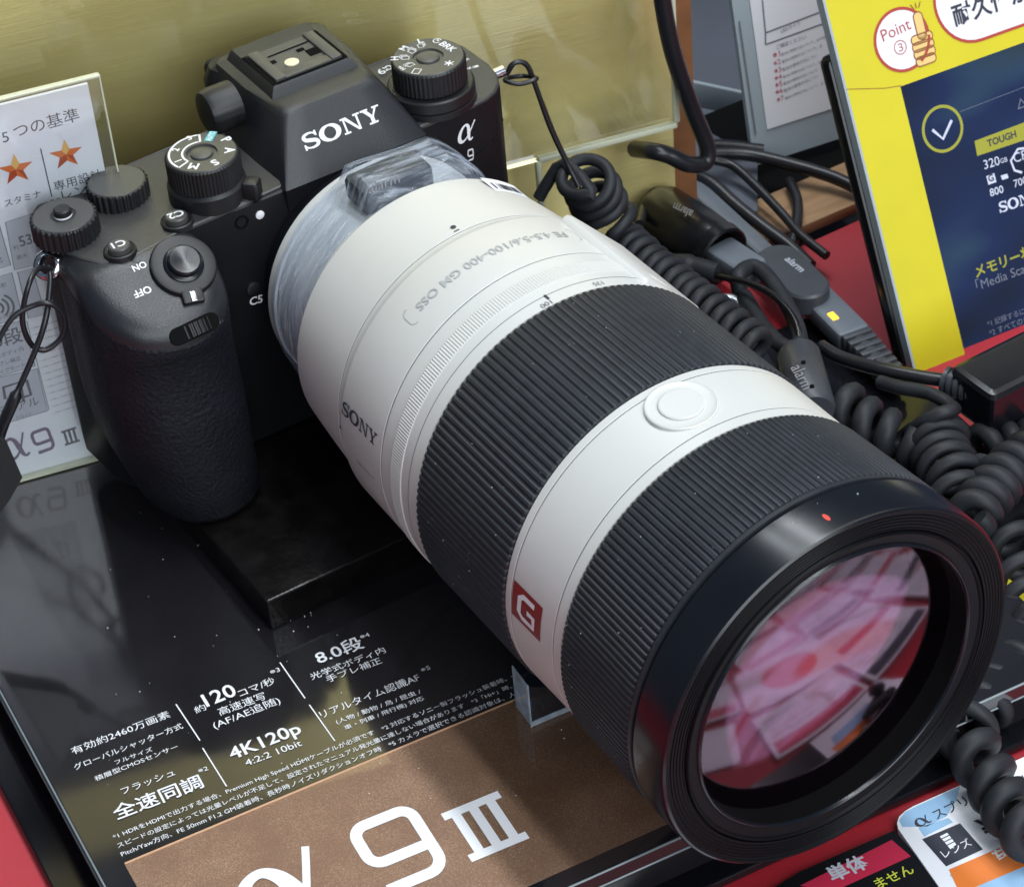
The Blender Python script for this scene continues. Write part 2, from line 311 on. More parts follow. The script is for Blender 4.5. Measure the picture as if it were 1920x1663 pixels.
M = dict(
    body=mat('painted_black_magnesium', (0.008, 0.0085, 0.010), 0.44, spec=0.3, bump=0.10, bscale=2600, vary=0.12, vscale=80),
    deck=mat('black_top_with_sheen', (0.036, 0.0355, 0.035), 0.42, spec=0.5, bump=0.10, bscale=2600, vary=0.1, vscale=90),  # sheen from above put into the colour, paler than the body's black
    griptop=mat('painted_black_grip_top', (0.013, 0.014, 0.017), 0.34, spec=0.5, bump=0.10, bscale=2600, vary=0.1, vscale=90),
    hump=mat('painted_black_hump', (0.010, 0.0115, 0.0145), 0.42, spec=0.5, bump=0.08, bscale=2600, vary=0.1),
    rubber=mat('grip_leather', (0.008, 0.009, 0.013), 0.5, spec=0.22, bump=0.5, bscale=900, bdetail=3, vary=0.15, vscale=120),
    dial=mat('dial_black', (0.008, 0.008, 0.009), 0.46, spec=0.5, vary=0.15),
    dialtop=mat('dial_top', (0.055, 0.055, 0.052), 0.4, spec=0.5, bump=0.05, bscale=2000),
    black=mat('gloss_black', (0.006, 0.006, 0.007), 0.25), void=mat('dark_recess', (0.003, 0.003, 0.003), 0.8, spec=0.1),
    white=mat('white_print', (0.80, 0.80, 0.82), 0.5), grey=mat('grey_print', (0.25, 0.25, 0.27), 0.5), teal=mat('teal_print', (0.08, 0.45, 0.47), 0.5),
    lens=mat('lens_white', (0.62, 0.615, 0.585), 0.36, spec=0.5, bump=0.03, bscale=2500, vary=0.02, vscale=40),
    emboss=mat('embossed_grey', (0.40, 0.41, 0.41), 0.4), groove=mat('groove_grey', (0.16, 0.165, 0.17), 0.6),
    rib=mat('ribbed_rubber', (0.019, 0.022, 0.028), 0.5, spec=0.4, vary=0.15, vscale=300),
    rim=mat('front_rim_black', (0.004, 0.004, 0.005), 0.42, spec=0.12),
    ring=mat('satin_black_ring', (0.006, 0.007, 0.010), 0.23, spec=0.5, vary=0.1, vscale=60),
    inner=mat('inner_black', (0.008, 0.008, 0.010), 0.35), red=mat('red_enamel', (0.24, 0.02, 0.018), 0.3), orangered=mat('index_red', (0.75, 0.07, 0.05), 0.4),
    chrome=mat('chrome', (0.75, 0.76, 0.78), 0.15, metal=1), steel=mat('steel', (0.45, 0.46, 0.48), 0.3, metal=1), contact=mat('contact_cream', (0.75, 0.66, 0.48), 0.35),
    cord=mat('coil_rubber', (0.016, 0.018, 0.022), 0.55, spec=0.35, vary=0.3, vscale=160), cable=mat('black_cable', (0.012, 0.012, 0.015), 0.33, spec=0.5, vary=0.1, vscale=100),
    plastic=mat('dark_grey_plastic', (0.040, 0.044, 0.052), 0.42, bump=0.05, bscale=1500, vary=0.1, vscale=100), gplastic=mat('grey_plastic', (0.11, 0.125, 0.145), 0.45, vary=0.08),
    table=mat('red_table', (0.40, 0.014, 0.026), 0.5, bump=0.05, bscale=300, vary=0.08, vscale=15),
    board=mat('black_board', (0.006, 0.006, 0.008), 0.12, vary=0.2, vscale=20),
    paper=mat('white_paper', (0.82, 0.83, 0.87), 0.55), ink=mat('dark_ink', (0.03, 0.032, 0.05), 0.6), ink2=mat('grey_ink', (0.16, 0.17, 0.20), 0.6), purple=mat('violet_ink', (0.10, 0.045, 0.13), 0.4), cardgrey=mat('card_grey', (0.48, 0.50, 0.56), 0.6),
    orange=mat('star_orange', (0.72, 0.17, 0.03), 0.5), gold=mat('star_gold', (0.80, 0.46, 0.12), 0.5), dorange=mat('star_dark', (0.45, 0.07, 0.015), 0.5),
    yellow=mat('yellow_card', (0.64, 0.56, 0.010), 0.5, vary=0.03), foam=mat('foam_core', (0.36, 0.42, 0.46), 0.7), redline=mat('red_outline', (0.42, 0.05, 0.03), 0.5), skin=mat('hand_print', (0.80, 0.56, 0.20), 0.5), brown=mat('brown_line', (0.28, 0.08, 0.02), 0.5),
    screen=mat('screen_glass', (0.010, 0.014, 0.024), 0.12, emit=(0.02, 0.04, 0.10), estr=0.12), sgreen=mat('screen_olive', (0.22, 0.22, 0.02), 0.4, emit=(0.40, 0.42, 0.03), estr=0.35), swhite=mat('screen_white', (0.4, 0.42, 0.5), 0.4, emit=(0.6, 0.68, 0.9), estr=0.4), sdim=mat('screen_dim', (0.1, 0.11, 0.15), 0.4, emit=(0.2, 0.24, 0.32), estr=0.3),
    wood=mat('shelf_wood', (0.34, 0.20, 0.10), 0.5, vary=0.25, vscale=30, stretch=(1, 8, 1)), greyboard=mat('grey_board', (0.085, 0.095, 0.12), 0.55, vary=0.1, vscale=20),
    led=mat('amber_led', (0.9, 0.4, 0.02), 0.4, emit=(1.0, 0.42, 0.02), estr=3.0), blue=mat('sky_blue_print', (0.30, 0.50, 0.72), 0.5), orangeband=mat('orange_band', (0.78, 0.20, 0.03), 0.45), silver=mat('silver_foil', (0.92, 0.94, 0.97), 0.3, metal=0.1, bump=0.06, bscale=1800, vary=0.5, vscale=1500), crimson=mat('crimson_band', (0.50, 0.02, 0.06), 0.4), lime=mat('lime_print', (0.55, 0.58, 0.05), 0.5),
    bronze=mat('bronze_strip', (0.30, 0.13, 0.055), 0.4, metal=0.3, vary=0.3, vscale=40),
    blockglint=mat('acrylic_reflection_tone', (0.42, 0.48, 0.55), 0.12, spec=0.7, vary=0.35, vscale=220),  # light reflected by the block's faces put into an opaque colour
    edge=mat('acrylic_edge_highlight', (0.20, 0.24, 0.26), 0.15, spec=0.6), litedge=mat('acrylic_bright_edge', (0.55, 0.56, 0.42), 0.25),  # first colour: caught light painted along the plinth sheet's edges
    film_black=mat('print_black_gloss', (0.013, 0.012, 0.014), 0.09, spec=0.6, coat=0.6, coat_r=0.07, vary=0.2, vscale=30),
)
M['acrylic'] = clear_mat('clear_acrylic', (0.975, 0.985, 0.99), 0.985, 0.03)
M['laminate'] = clear_mat('crinkled_laminate', (0.97, 0.97, 0.98), 0.90, 0.10, (1, 1, 1), 1.0, 330)
M['block'] = clear_mat('thick_acrylic', (0.80, 0.85, 0.90), 0.80, 0.12, (0.8, 0.9, 1.0))
def film_mat():
    m = bpy.data.materials.new('stretch_film'); m.use_nodes = True; nt = m.node_tree; b = nt.nodes['Principled BSDF']; out = nt.nodes['Material Output']
    b.inputs['Base Color'].default_value = (0.62, 0.68, 0.78, 1); b.inputs['Roughness'].default_value = 0.11; b.inputs['Specular IOR Level'].default_value = 1.0
    tc = nt.nodes.new('ShaderNodeTexCoord'); mp = nt.nodes.new('ShaderNodeMapping'); mp.inputs['Scale'].default_value = (0.55, 4.2, 0.55); mp.inputs['Rotation'].default_value = (0.15, 0, 0.25)
    n = nt.nodes.new('ShaderNodeTexNoise'); n.inputs['Scale'].default_value = 120; n.inputs['Detail'].default_value = 6; n.inputs['Distortion'].default_value = 0.8
    nt.links.new(tc.outputs['Object'], mp.inputs['Vector']); nt.links.new(mp.outputs[0], n.inputs['Vector'])
    rp = nt.nodes.new('ShaderNodeMapRange'); rp.inputs['From Min'].default_value = 0.42; rp.inputs['From Max'].default_value = 0.66; rp.inputs['To Min'].default_value = 0.05; rp.inputs['To Max'].default_value = 0.5
    bp = nt.nodes.new('ShaderNodeBump'); bp.inputs['Strength'].default_value = 1.0; bp.inputs['Distance'].default_value = 0.004
    tr = nt.nodes.new('ShaderNodeBsdfTransparent'); tr.inputs[0].default_value = (0.86, 0.9, 0.96, 1); mx = nt.nodes.new('ShaderNodeMixShader')
    nt.links.new(n.outputs['Fac'], rp.inputs['Value']); nt.links.new(n.outputs['Fac'], bp.inputs['Height']); nt.links.new(bp.outputs[0], b.inputs['Normal'])
    nt.links.new(rp.outputs[0], mx.inputs[0]); nt.links.new(tr.outputs[0], mx.inputs[1]); nt.links.new(b.outputs[0], mx.inputs[2]); nt.links.new(mx.outputs[0], out.inputs[0])
    return m
M['film'] = film_mat()
M['slab'] = mat('smoky_slab', (0.005, 0.004, 0.004), 0.20, spec=0.4, bump=0.06, bscale=700, vary=0.5, vscale=160)
M['smoke'] = clear_mat('smoke_acrylic', (0.10, 0.10, 0.12), 0.93, 0.03)
def brushed_gold():
    m = mat('brushed_gold', (0.98, 0.80, 0.34), 0.24, metal=0.50, bump=0.12, bscale=260, bdetail=3, stretch=(0.12, 0.12, 9), vary=0.07, vscale=10)
    return m
M['brushed'] = brushed_gold()
def copper():
    m = bpy.data.materials.new('copper_flake_sheet'); m.use_nodes = True; nt = m.node_tree; b = nt.nodes['Principled BSDF']
    tc = nt.nodes.new('ShaderNodeTexCoord'); n = nt.nodes.new('ShaderNodeTexNoise'); n.inputs['Scale'].default_value = 2600; n.inputs['Detail'].default_value = 5
    n2 = nt.nodes.new('ShaderNodeTexNoise'); n2.inputs['Scale'].default_value = 90; n2.inputs['Detail'].default_value = 3
    mx = nt.nodes.new('ShaderNodeMath'); mx.operation = 'MULTIPLY_ADD'; mx.inputs[1].default_value = 0.35
    nt.links.new(tc.outputs['Object'], n.inputs['Vector']); nt.links.new(tc.outputs['Object'], n2.inputs['Vector'])
    nt.links.new(n2.outputs['Fac'], mx.inputs[0]); nt.links.new(n.outputs['Fac'], mx.inputs[2])
    rp = nt.nodes.new('ShaderNodeValToRGB'); e = rp.color_ramp.elements; e[0].position = 0.40; e[0].color = (0.19, 0.098, 0.054, 1); e[1].position = 0.98; e[1].color = (0.42, 0.27, 0.17, 1)
    x = e.new(0.66); x.color = (0.21, 0.112, 0.064, 1)
    nt.links.new(mx.outputs[0], rp.inputs['Fac']); nt.links.new(rp.outputs[0], b.inputs['Base Color'])
    b.inputs['Metallic'].default_value = 0.35; b.inputs['Roughness'].default_value = 0.42; b.inputs['Coat Weight'].default_value = 1.0; b.inputs['Coat Roughness'].default_value = 0.03
    bp = nt.nodes.new('ShaderNodeBump'); bp.inputs['Strength'].default_value = 0.5; bp.inputs['Distance'].default_value = 0.00015
    nt.links.new(n.outputs['Fac'], bp.inputs['Height']); nt.links.new(bp.outputs[0], b.inputs['Normal'])
    return m
M['copper'] = copper(); M['copperglint'] = mat('copper_highlight', (0.50, 0.28, 0.16), 0.5, metal=0.4)  # second colour: highlight tone for the copper strip's top edge
def screen_mat():
    m = M['screen']; nt = m.node_tree; b = nt.nodes['Principled BSDF']; tc = nt.nodes.new('ShaderNodeTexCoord'); mp = nt.nodes.new('ShaderNodeMapping'); mp.inputs['Scale'].default_value = (1, 1, 2.4)
    n = nt.nodes.new('ShaderNodeTexNoise'); n.inputs['Scale'].default_value = 16; n.inputs['Detail'].default_value = 1.5
    rp = nt.nodes.new('ShaderNodeValToRGB'); e = rp.color_ramp.elements; e[0].position = 0.36; e[0].color = (0.006, 0.008, 0.02, 1); e[1].position = 0.72; e[1].color = (0.05, 0.06, 0.03, 1)
    x = e.new(0.52); x.color = (0.012, 0.025, 0.10, 1); x = e.new(0.60); x.color = (0.03, 0.07, 0.13, 1)
    nt.links.new(tc.outputs['Object'], mp.inputs['Vector']); nt.links.new(mp.outputs[0], n.inputs['Vector']); nt.links.new(n.outputs['Fac'], rp.inputs['Fac']); nt.links.new(rp.outputs[0], b.inputs['Emission Color']); b.inputs['Emission Strength'].default_value = 0.75
screen_mat()
def lens_glass(name, tint, refl, gcol):
    m = bpy.data.materials.new(name); m.use_nodes = True; nt = m.node_tree; nt.nodes.clear()
    out = nt.nodes.new('ShaderNodeOutputMaterial'); mx = nt.nodes.new('ShaderNodeMixShader'); tr = nt.nodes.new('ShaderNodeBsdfTransparent'); gl = nt.nodes.new('ShaderNodeBsdfGlossy')
    tr.inputs[0].default_value = (*tint, 1); gl.inputs[0].default_value = (*gcol, 1); gl.inputs['Roughness'].default_value = 0.085
    lw = nt.nodes.new('ShaderNodeFresnel'); lw.inputs[0].default_value = 1.5
    ma = nt.nodes.new('ShaderNodeMath'); ma.operation = 'MULTIPLY_ADD'; ma.inputs[1].default_value = 1.0; ma.inputs[2].default_value = refl; ma.use_clamp = True
    nt.links.new(lw.outputs[0], ma.inputs[0]); nt.links.new(ma.outputs[0], mx.inputs[0]); nt.links.new(tr.outputs[0], mx.inputs[1]); nt.links.new(gl.outputs[0], mx.inputs[2]); nt.links.new(mx.outputs[0], out.inputs[0])
    return m
M['glass'] = lens_glass('coated_front_glass', (0.85, 0.8, 0.88), 0.09, (0.88, 0.64, 0.77))
M['glass2'] = lens_glass('coated_inner_glass', (0.7, 0.6, 0.7), 0.25, (0.90, 0.50, 0.74))
# ================================================================== the setting
ZB, ZP, ZT = -45.0, -55.0, -73.0         # underside of the camera, top of the plinth, table
MB().box((60, -345, ZT - 10), (900, 720, 20)).build('table', M['table'], kind='structure', smooth=0)
MB().box((60, 330, ZT - 30), (1300, 620, 10)).build('ground', M['greyboard'], kind='structure', smooth=0)
a5 = math.radians(-5.1); PX = V(math.cos(a5), math.sin(a5), 0); PY = V(-PX[1], PX[0], 0); PZ = V(0, 0, 1)
cpl = Plane((0, 0, ZP), PX, PY)          # plinth top sheet
LE = cpl.uv(184, 1637)[0]; FE = cpl.uv(1272, 1569)[1]; RE = LE + 238; BE = FE + 232
def slab(mb, x0, x1, y0, y1, z0, z1, bev=0):
    return mb.box(PX * (x0 + x1) / 2 + PY * (y0 + y1) / 2 + PZ * (z0 + z1) / 2, (x1 - x0, y1 - y0, z1 - z0), (PX, PY, PZ), bev)
# black board below the plinth
bb = slab(MB(), LE - 9, RE + 40, FE - 5, BE - 60, ZT + 0.02, ZT + 3, 0.6).build('base_board', M['board'], None, 14, label='glossy black base board lying on the red table under the camera plinth', cat='board')
# plinth
t = thing('display_plinth', PX * (LE + RE) / 2 + PY * (FE + BE) / 2 + PZ * (ZT + 3), 'low dark acrylic display plinth with white spec lettering and a copper front strip', 'display plinth')
slab(MB(), LE + 1.5, RE - 1.5, FE + 1.5, BE - 1.5, ZT + 3.02, ZP - 5.2).build('plinth_core', M['film_black'], t, 0)
slab(MB(), LE, RE, FE, BE, ZP - 5.15, ZP - 0.15, 0.5).build('top_sheet', M['film_black'], t, 14)
yb = cpl.uv(480, 1515)[1]
yb = (cpl.uv(185, 1640)[1] + cpl.uv(750, 1400)[1]) / 2
slab(MB(), LE + 6.5, LE + 165, FE + 5, yb, ZP - 0.14, ZP - 0.08).build('copper_strip', M['copper'], t, 0)
MB().tube([PX * (LE + 6.6) + PY * yb + PZ * (ZP - 0.1), PX * (LE + 164.8) + PY * yb + PZ * (ZP - 0.1)], 0.3, 8).build('strip_highlight', M['copperglint'], t)  # brighter tube added to paint the highlight along the strip's top edge
mb = MB()
for z in (ZP - 0.4, ZP - 4.9):
    mb.tube([PX * LE + PY * FE + PZ * z, PX * RE + PY * FE + PZ * z], 0.32, 6)
    mb.tube([PX * LE + PY * FE + PZ * z, PX * LE + PY * (BE) + PZ * z], 0.28, 6)
mb.build('polished_edge', M['edge'], t)  # lighter tubes paint the light caught along the sheet's edges
# white lettering printed on the plinth
tx = MB()
def P(s, a, b, hs=1.0, **k): ptext(tx, s, cpl, a, b, hs=hs * 0.86, **k)
P('有効約2460万画素', (137, 1414), (320, 1343), hs=1.05); P('グローバルシャッター方式', (141, 1443), (344, 1364), hs=1.15)
P('フルサイズ', (217, 1433), (287, 1407)); P('積層型CMOSセンサー', (180, 1464), (335, 1402))
P('フラッシュ', (230, 1489), (329, 1452), hs=1.1); P('全速同調', (218, 1536), (383, 1473), hs=1.1, bold=0.012); P('※2', (373, 1449), (391, 1443))
P('約', (368, 1337), (388, 1329)); P('120', (388, 1325), (446, 1302), hs=1.2, bold=0.015); P('コマ/秒', (451, 1306), (517, 1280), hs=1.15); P('※3', (508, 1264), (526, 1258))
P('高速連写', (413, 1341), (500, 1309), hs=1.15); P('(AF/AE追随)', (403, 1366), (527, 1317), hs=1.05)
P('4K120p', (436, 1424), (567, 1373), hs=1.15, bold=0.015); P('4:2:2 10bit', (463, 1436), (567, 1397), hs=1.05)
P('8.0段', (598, 1244), (684, 1212), hs=1.1, bold=0.012); P('※4', (677, 1198), (694, 1192)); P('光学式ボディ内', (585, 1274), (724, 1222), hs=1.05); P('手ブレ補正', (615, 1279), (717, 1242), hs=1.05)
P('リアルタイム認識AF', (604, 1346), (789, 1274), hs=1.2); P('※5', (791, 1260), (808, 1254)); P('(人物 / 動物 / 鳥 / 昆虫 /', (632, 1357), (790, 1299)); P('車・列車 / 飛行機) 対応', (648, 1368), (796, 1311))
P('*1 HDRをHDMIで出力する場合、Premium High Speed HDMIケーブルが必須です　*2 対応するソニー製フラッシュ装着時。一部', (214, 1573), (985, 1262), hs=1.1)
P('スピードの設定によっては光量レベルが不足して、設定されたマニュアル発光量に達しない場合があります　*3「Hi+」時。ソニー製', (222, 1589), (1020, 1265), hs=1.1)
P('Pitch/Yaw方向、FE 50mm F1.2 GM装着時、長秒時ノイズリダクションオフ時　*5 カメラで選択できる認識対象は、人物、動物／鳥', (229, 1605), (1050, 1270), hs=1.1)
for p, q in (((330, 1320), (375, 1388)), ((380, 1402), (425, 1474)), ((525, 1242), (572, 1309)), ((580, 1321), (628, 1389))): pline(tx, cpl, p, q, 0.32)
tx.build('spec_lettering', M['white'], t, 0)
tx = MB()
P(glyph_three(), (885, 1616), (993, 1571), top=(843, 1519)); P(glyph_nine(), (722, 1683), (852, 1629), top=(655, 1548)); P(glyph_alpha(0.0), (470, 1778), (655, 1702), top=(395, 1655))
tx.build('model_lettering', M['white'], t, 0)
# dust
mb = MB()
for i in range(70):
    px, py = random.uniform(180, 1150), random.uniform(900, 1500)
    if i < 10: px, py = random.gauss(560, 45), random.gauss(1165, 18)
    p = cpl.at(px, py); r = abs(random.gauss(0.07, 0.06)) + 0.03 + (0.1 if i < 4 else 0)
    mb.lathe([(0, r), (r, r * 0.6)], 5, p, (0, 0, 1), (1, 0, 0), cap1=True)
mb.build('dust_specks', M['white'], kind='stuff')
# ---- pedestal and acrylic rest
pc = at(500, 1128, 2, ZB); pw = 118
t = MB().box((pc[0] + pw / 2, pc[1] + 48, (ZB + ZP) / 2), (pw, 96, ZP * -1 + ZB - 0.05), None, 0.5).build('acrylic_slab', M['slab'], None, 14, label='thick dark acrylic slab carrying the camera body on the plinth', cat='pedestal')
bc = at(997, 1362, 2, ZP); bw = 46
poly = [(0, 0), (bw, 0), (bw, 14.5)] + [(bw / 2 + 47 * math.sin(math.radians(q)) , 55 - 47 * math.cos(math.radians(q))) for q in np.linspace(26, -26, 15)] + [(0, 14.5)]
t = thing('lens_rest', bc + PZ * 0.03 + PX * bw / 2, 'clear acrylic block with curved top propping up the white telephoto lens', 'lens rest')
MB().prism(poly, bc + PZ * 0.03 + PY * 8.5, PX, PZ, -PY, 0, 8.5, 0.5).build('block', M['block'], t, 30)
mb = MB().box(bc - PX * 0.12 + PY * 4.2 + PZ * 7.3, (0.2, 7.8, 13.8), (PX, PY, PZ)); mb.build('side_reflection', M['blockglint'], t, 0)  # pale plate added to paint the reflection on the left face
mb = MB().box(bc + PX * 16 - PY * 0.12 + PZ * 0.9, (32, 0.2, 1.6), (PX, PY, PZ)); mb.tube([bc - PY * 0.1 - PX * .1, bc - PY * .1 - PX * .1 + PZ * 14.4], 0.22, 6); mb.build('polished_edge', M['blockglint'], t, 0)  # pale strip and tube paint the light caught on the front edges
# ---- gold backdrop
g0, g1 = at(1150, 400, 2, ZP), at(1000, 440, 2, ZP); gd = g0 - g1; gd /= np.linalg.norm(gd)
gpl = Plane(g0, gd, PZ); ge = gpl.uv(1303, 235)[0]
mb = MB().box(gpl.pt((ge - 420) / 2, 93, -1.5), (ge + 420, 222, 3), (gpl.d, gpl.u, gpl.n), 0.4)
bpn = mb.build('backdrop_panel', M['brushed'], None, 14, label='brushed gold metal backdrop panel standing behind the camera', cat='backdrop panel')
MB().box(gpl.pt(ge - 3.6, 92, 0.12), (7.0, 219, 0.2), (gpl.d, gpl.u, gpl.n)).build('edge_strip', M['bronze'], bpn, 0)
# ---- clear acrylic plate in front of the gold panel
apl = Plane(g0 - gpl.n * -16, gd, PZ)
apl = Plane(g0 + np.cross(gd, PZ) * 14, gd, PZ)
c0, c1, c2 = apl.uv(1008, 300), apl.uv(1268, 222), apl.uv(1262, 0)
t = thing('clear_sign_holder', apl.pt(*c0), 'clear acrylic sheet with pale polished edge between gold panel and camera', 'acrylic sheet')
mb = MB().box(apl.pt((c1[0] - 250) / 2, (c0[1] + 142) / 2), (c1[0] + 250, 142 - c0[1], 2), (apl.d, apl.u, apl.n)); mb.build('sheet', M['acrylic'], t, 0)
mb = MB()
mb.box(apl.pt((c0[0] + c1[0]) / 2, c0[1]), (c1[0] - c0[0], 1.9, 2.3), (apl.d, apl.u, apl.n), 0.4)
mb.box(apl.pt(c1[0], (c1[1] + 142) / 2 - 1), (1.8, 142 - c1[1], 2.3), (apl.d, apl.u, apl.n), 0.4)
mb.box(apl.pt(c0[0], c0[1] - 12), (1.7, 24, 2.3), (apl.d, apl.u, apl.n), 0.4)
mb.build('polished_edge', M['litedge'], t)
# ---- white spec card
B0, B1 = at(0, 905, 2, ZP), at(170, 858, 2, ZP); cdv = (B1 - B0) / np.linalg.norm(B1 - B0)
best = None
for k in np.linspace(-50, 120, 1701):
    p = B1 + cdv * k; q = CR @ p + CT; u_, v_ = CF * q[0] / q[2] + PW / 2, CF * q[1] / q[2] + PH / 2
    dd = abs((u_ - 165) * 150 - (v_ - 160) * 30)
    if best is None or dd < best[0]: best = (dd, p)
C0 = best[1]; r_ = ray(165, 160); T0 = CAM + ((C0 - CAM) @ cdv) / (r_ @ cdv) * r_
sp = Plane(C0, cdv, T0 - C0); hgt = sp.uv(165, 160)[1]
t = thing('spec_card', C0 - cdv * 60 + PZ * 0.05, 'white printed spec card with orange stars in a clear holder left of the grip', 'spec card')
MB().box(sp.pt(-90, hgt / 2 + 0.3, -0.5), (180, hgt, 1.0), (sp.d, sp.u, sp.n)).build('card', M['paper'], t, 0)
hp = sp.uv(165, 140)[1]
MB().box(sp.pt(-89, hp / 2, 1.4), (184, hp, 1.6), (sp.d, sp.u, sp.n)).build('clear_cover', M['acrylic'], t, 0)
mb = MB(); mb.box(sp.pt(-89, hp, 1.4), (184, 0.7, 1.9), (sp.d, sp.u, sp.n), 0.2); mb.box(sp.pt(-80, 0.4, 1.4), (166, 0.7, 2.2), (sp.d, sp.u, sp.n), 0.2); mb.box(sp.pt(3, hp / 2, 1.4), (0.4, hp, 1.7), (sp.d, sp.u, sp.n))
mb.build('polished_edge', M['litedge'], t)
tx = MB(); P = lambda s, a, b, **k: ptext(tx, s, sp, a, b, **k)
P('5', (6, 268), (18, 265), hs=1.0); P('つの基準', (28, 258), (150, 224), hs=1.0)
P('スタミナ', (10, 388), (78, 368), hs=1.0); P('専用設計', (103, 358), (192, 332)); P('レンズ', (118, 376), (190, 355))
pline(tx, sp, (76, 279), (97, 369), 0.28)
P('約', (26, 469), (36, 466)); P('53', (38, 463), (62, 456), bold=0.02, hs=1.2); P('最大', (32, 487), (52, 481)); P('名', (-6, 494), (5, 491)); P('撮影', (-8, 543), (13, 536)); P('にも対応)', (-14, 603), (30, 590))
P('8.0段', (-36, 660), (44, 637), bold=0.01, hs=1.05); P('光学式ボディ内', (-30, 680), (45, 656)); P('手ブレ補正', (-12, 690), (40, 674)); P('アクティブモード', (-30, 710), (48, 686))
P('デュアル', (-10, 782), (74, 757), hs=1.05); P('スロット', (30, 786), (60, 777))
tx.build('lettering', M['ink'], t, 0)
tx = MB()
for bx in ([(10, 417), (75, 396), (100, 490), (27, 506)], [(-30, 428), (-2, 420), (20, 497), (-20, 510)], [(-30, 528), (22, 511), (42, 594), (-30, 616)], [(33, 510), (60, 503), (85, 590), (53, 597)], [(-30, 620), (42, 600), (66, 686), (-30, 714)], [(-30, 714), (70, 691), (89, 770), (-30, 806)]):
    pts = [sp.uv(*q) for q in bx]; v_, f_ = ribbon(pts, 0.3, True); put(tx, (v_, f_), sp.o, sp.d, sp.u, sp.n, 1, 1, 0.09)
for k in range(14):
    P('*1 仕様による数値のため実際と異なる', (58 + k * 3.1, 618 + k * 12.2), (128 + k * 3.1, 596 + k * 12.2), hs=1.0)
pline(tx, sp, (50, 602), (92, 769), 0.25)
tx.build('fine_lettering', M['ink2'], t, 0)
mb = MB()
for bx in ([(10, 417), (75, 396), (100, 490), (27, 506)], [(-30, 428), (-2, 420), (20, 497), (-20, 510)], [(-30, 528), (22, 511), (42, 594), (-30, 616)], [(33, 510), (60, 503), (85, 590), (53, 597)], [(-30, 620), (42, 600), (66, 686), (-30, 714)], [(-30, 714), (70, 691), (89, 770), (-30, 806)]):
    pquad(mb, sp, bx, 0.04)
mb.build('grey_panel', M['cardgrey'], t, 0)
tx = MB(); P(glyph_alpha(0.0), (8, 866), (58, 851), top=(0, 822)); P(glyph_nine(), (70, 853), (106, 840), top=(62, 808)); tx.build('model_lettering', M['purple'], t, 0)
tx = MB(); P(glyph_three(), (122, 836), (150, 827), top=(116, 808))
for q in ([(8, 724), (36, 717), (42, 760)], ):
    pass
tx.build('model_lettering', M['ink'], t, 0); tx = MB(); v_, f_ = ribbon([sp.uv(*q) for q in ((10, 748), (6, 726), (38, 716), (44, 752), (34, 754))], 0.9); put(tx, (v_, f_), sp.o, sp.d, sp.u, sp.n, 1, 1, 0.1)
v_, f_ = ribbon([sp.uv(*q) for q in ((36, 716), (50, 713), (58, 740), (33, 748))], 0.9); put(tx, (v_, f_), sp.o, sp.d, sp.u, sp.n, 1, 1, 0.1)
tx.build('card_icon', M['ink'], t, 0); tx = MB()
for k, r in enumerate((2.0, 3.4, 4.8)):
    c_ = sp.uv(-8, 580); v_, f_ = ribbon([c_ + r * np.array([math.cos(a), math.sin(a)]) for a in np.linspace(-0.9, 0.9, 10)], 0.6); put(tx, (v_, f_), sp.o, sp.d, sp.u, sp.n, 1, 1, 0.1)
tx.build('wave_icon', M['ink'], t, 0)
for (cx, cy, rr) in ((30, 318, 30), (124, 290, 29)):
    c_ = sp.uv(cx, cy); R1 = np.linalg.norm(sp.uv(cx + 2, cy - rr) - c_); ps = [c_ + (R1 if k % 2 == 0 else R1 * 0.40) * np.array([math.sin(k * math.pi / 5 + 0.06), math.cos(k * math.pi / 5 + 0.06)]) for k in range(10)]
    for mt, ks in (('orange', (2, 4, 7, 8, 1)), ('dorange', (3, 5, 6)), ('gold', (0, 9))):
        mb = MB(); mb.flat = True
        for k in ks: mb.add([sp.pt(*c_, 0.1), sp.pt(*ps[(k + 1) % 10], 0.1), sp.pt(*ps[k], 0.1)], [(0, 1, 2)])
        if mt == 'orange': so = mb.build('star', M[mt], t, 0)
        else: mb.build('star_facet', M[mt], t, 0)
# ================================================================== the camera
cam_t = thing('mirrorless_camera', (0, 10, ZB), 'black mirrorless camera with SONY on its viewfinder hump and a white telephoto lens', 'camera')
def plan_rings(poly, levels):     # levels: (z, inset)
    return [[(x, y, z(x, y) if callable(z) else z) for x, y in (inset(poly, i) if i else poly)] for z, i in levels]
bp_ = [(-79, 12), (-77, 6), (-74, 1), (-66, -1.5), (-50, 1.2), (-40, 1.5), (-20, 1.5), (0, 1.5), (20, 1.5), (36, 1.5), (42, 2.3), (46, 4), (49, 6.8), (51, 11), (52, 17), (51.6, 30), (49, 36), (45, 38), (0, 38), (-60, 38), (-74, 37.5), (-78, 34), (-80, 27)]
zt = lambda x, y: 33.0 if x > 0 else (31.0 if x < -20 else 31.0 + (x + 20) / 10)
body = MB().loft(plan_rings(bp_, [(ZB + 0.02, 1.5), (ZB + 0.6, .4), (ZB + 1.5, 0), (lambda x, y: zt(x, y) - 0.9, 0)]), True, True).build('body', M['body'], cam_t, 32)
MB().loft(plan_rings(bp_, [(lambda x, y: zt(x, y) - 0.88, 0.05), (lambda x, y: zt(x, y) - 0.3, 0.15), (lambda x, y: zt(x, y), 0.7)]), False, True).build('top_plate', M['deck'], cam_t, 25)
# seam line on the front
mb = MB(); mb.tube([(21, 1.45, 14), (36, 1.45, 17.5), (43, 2.7, 19.2), (49.3, 7.2, 20.8), (51.5, 14, 22)], 0.18, 5); mb.build('body_seam', M['void'], cam_t)
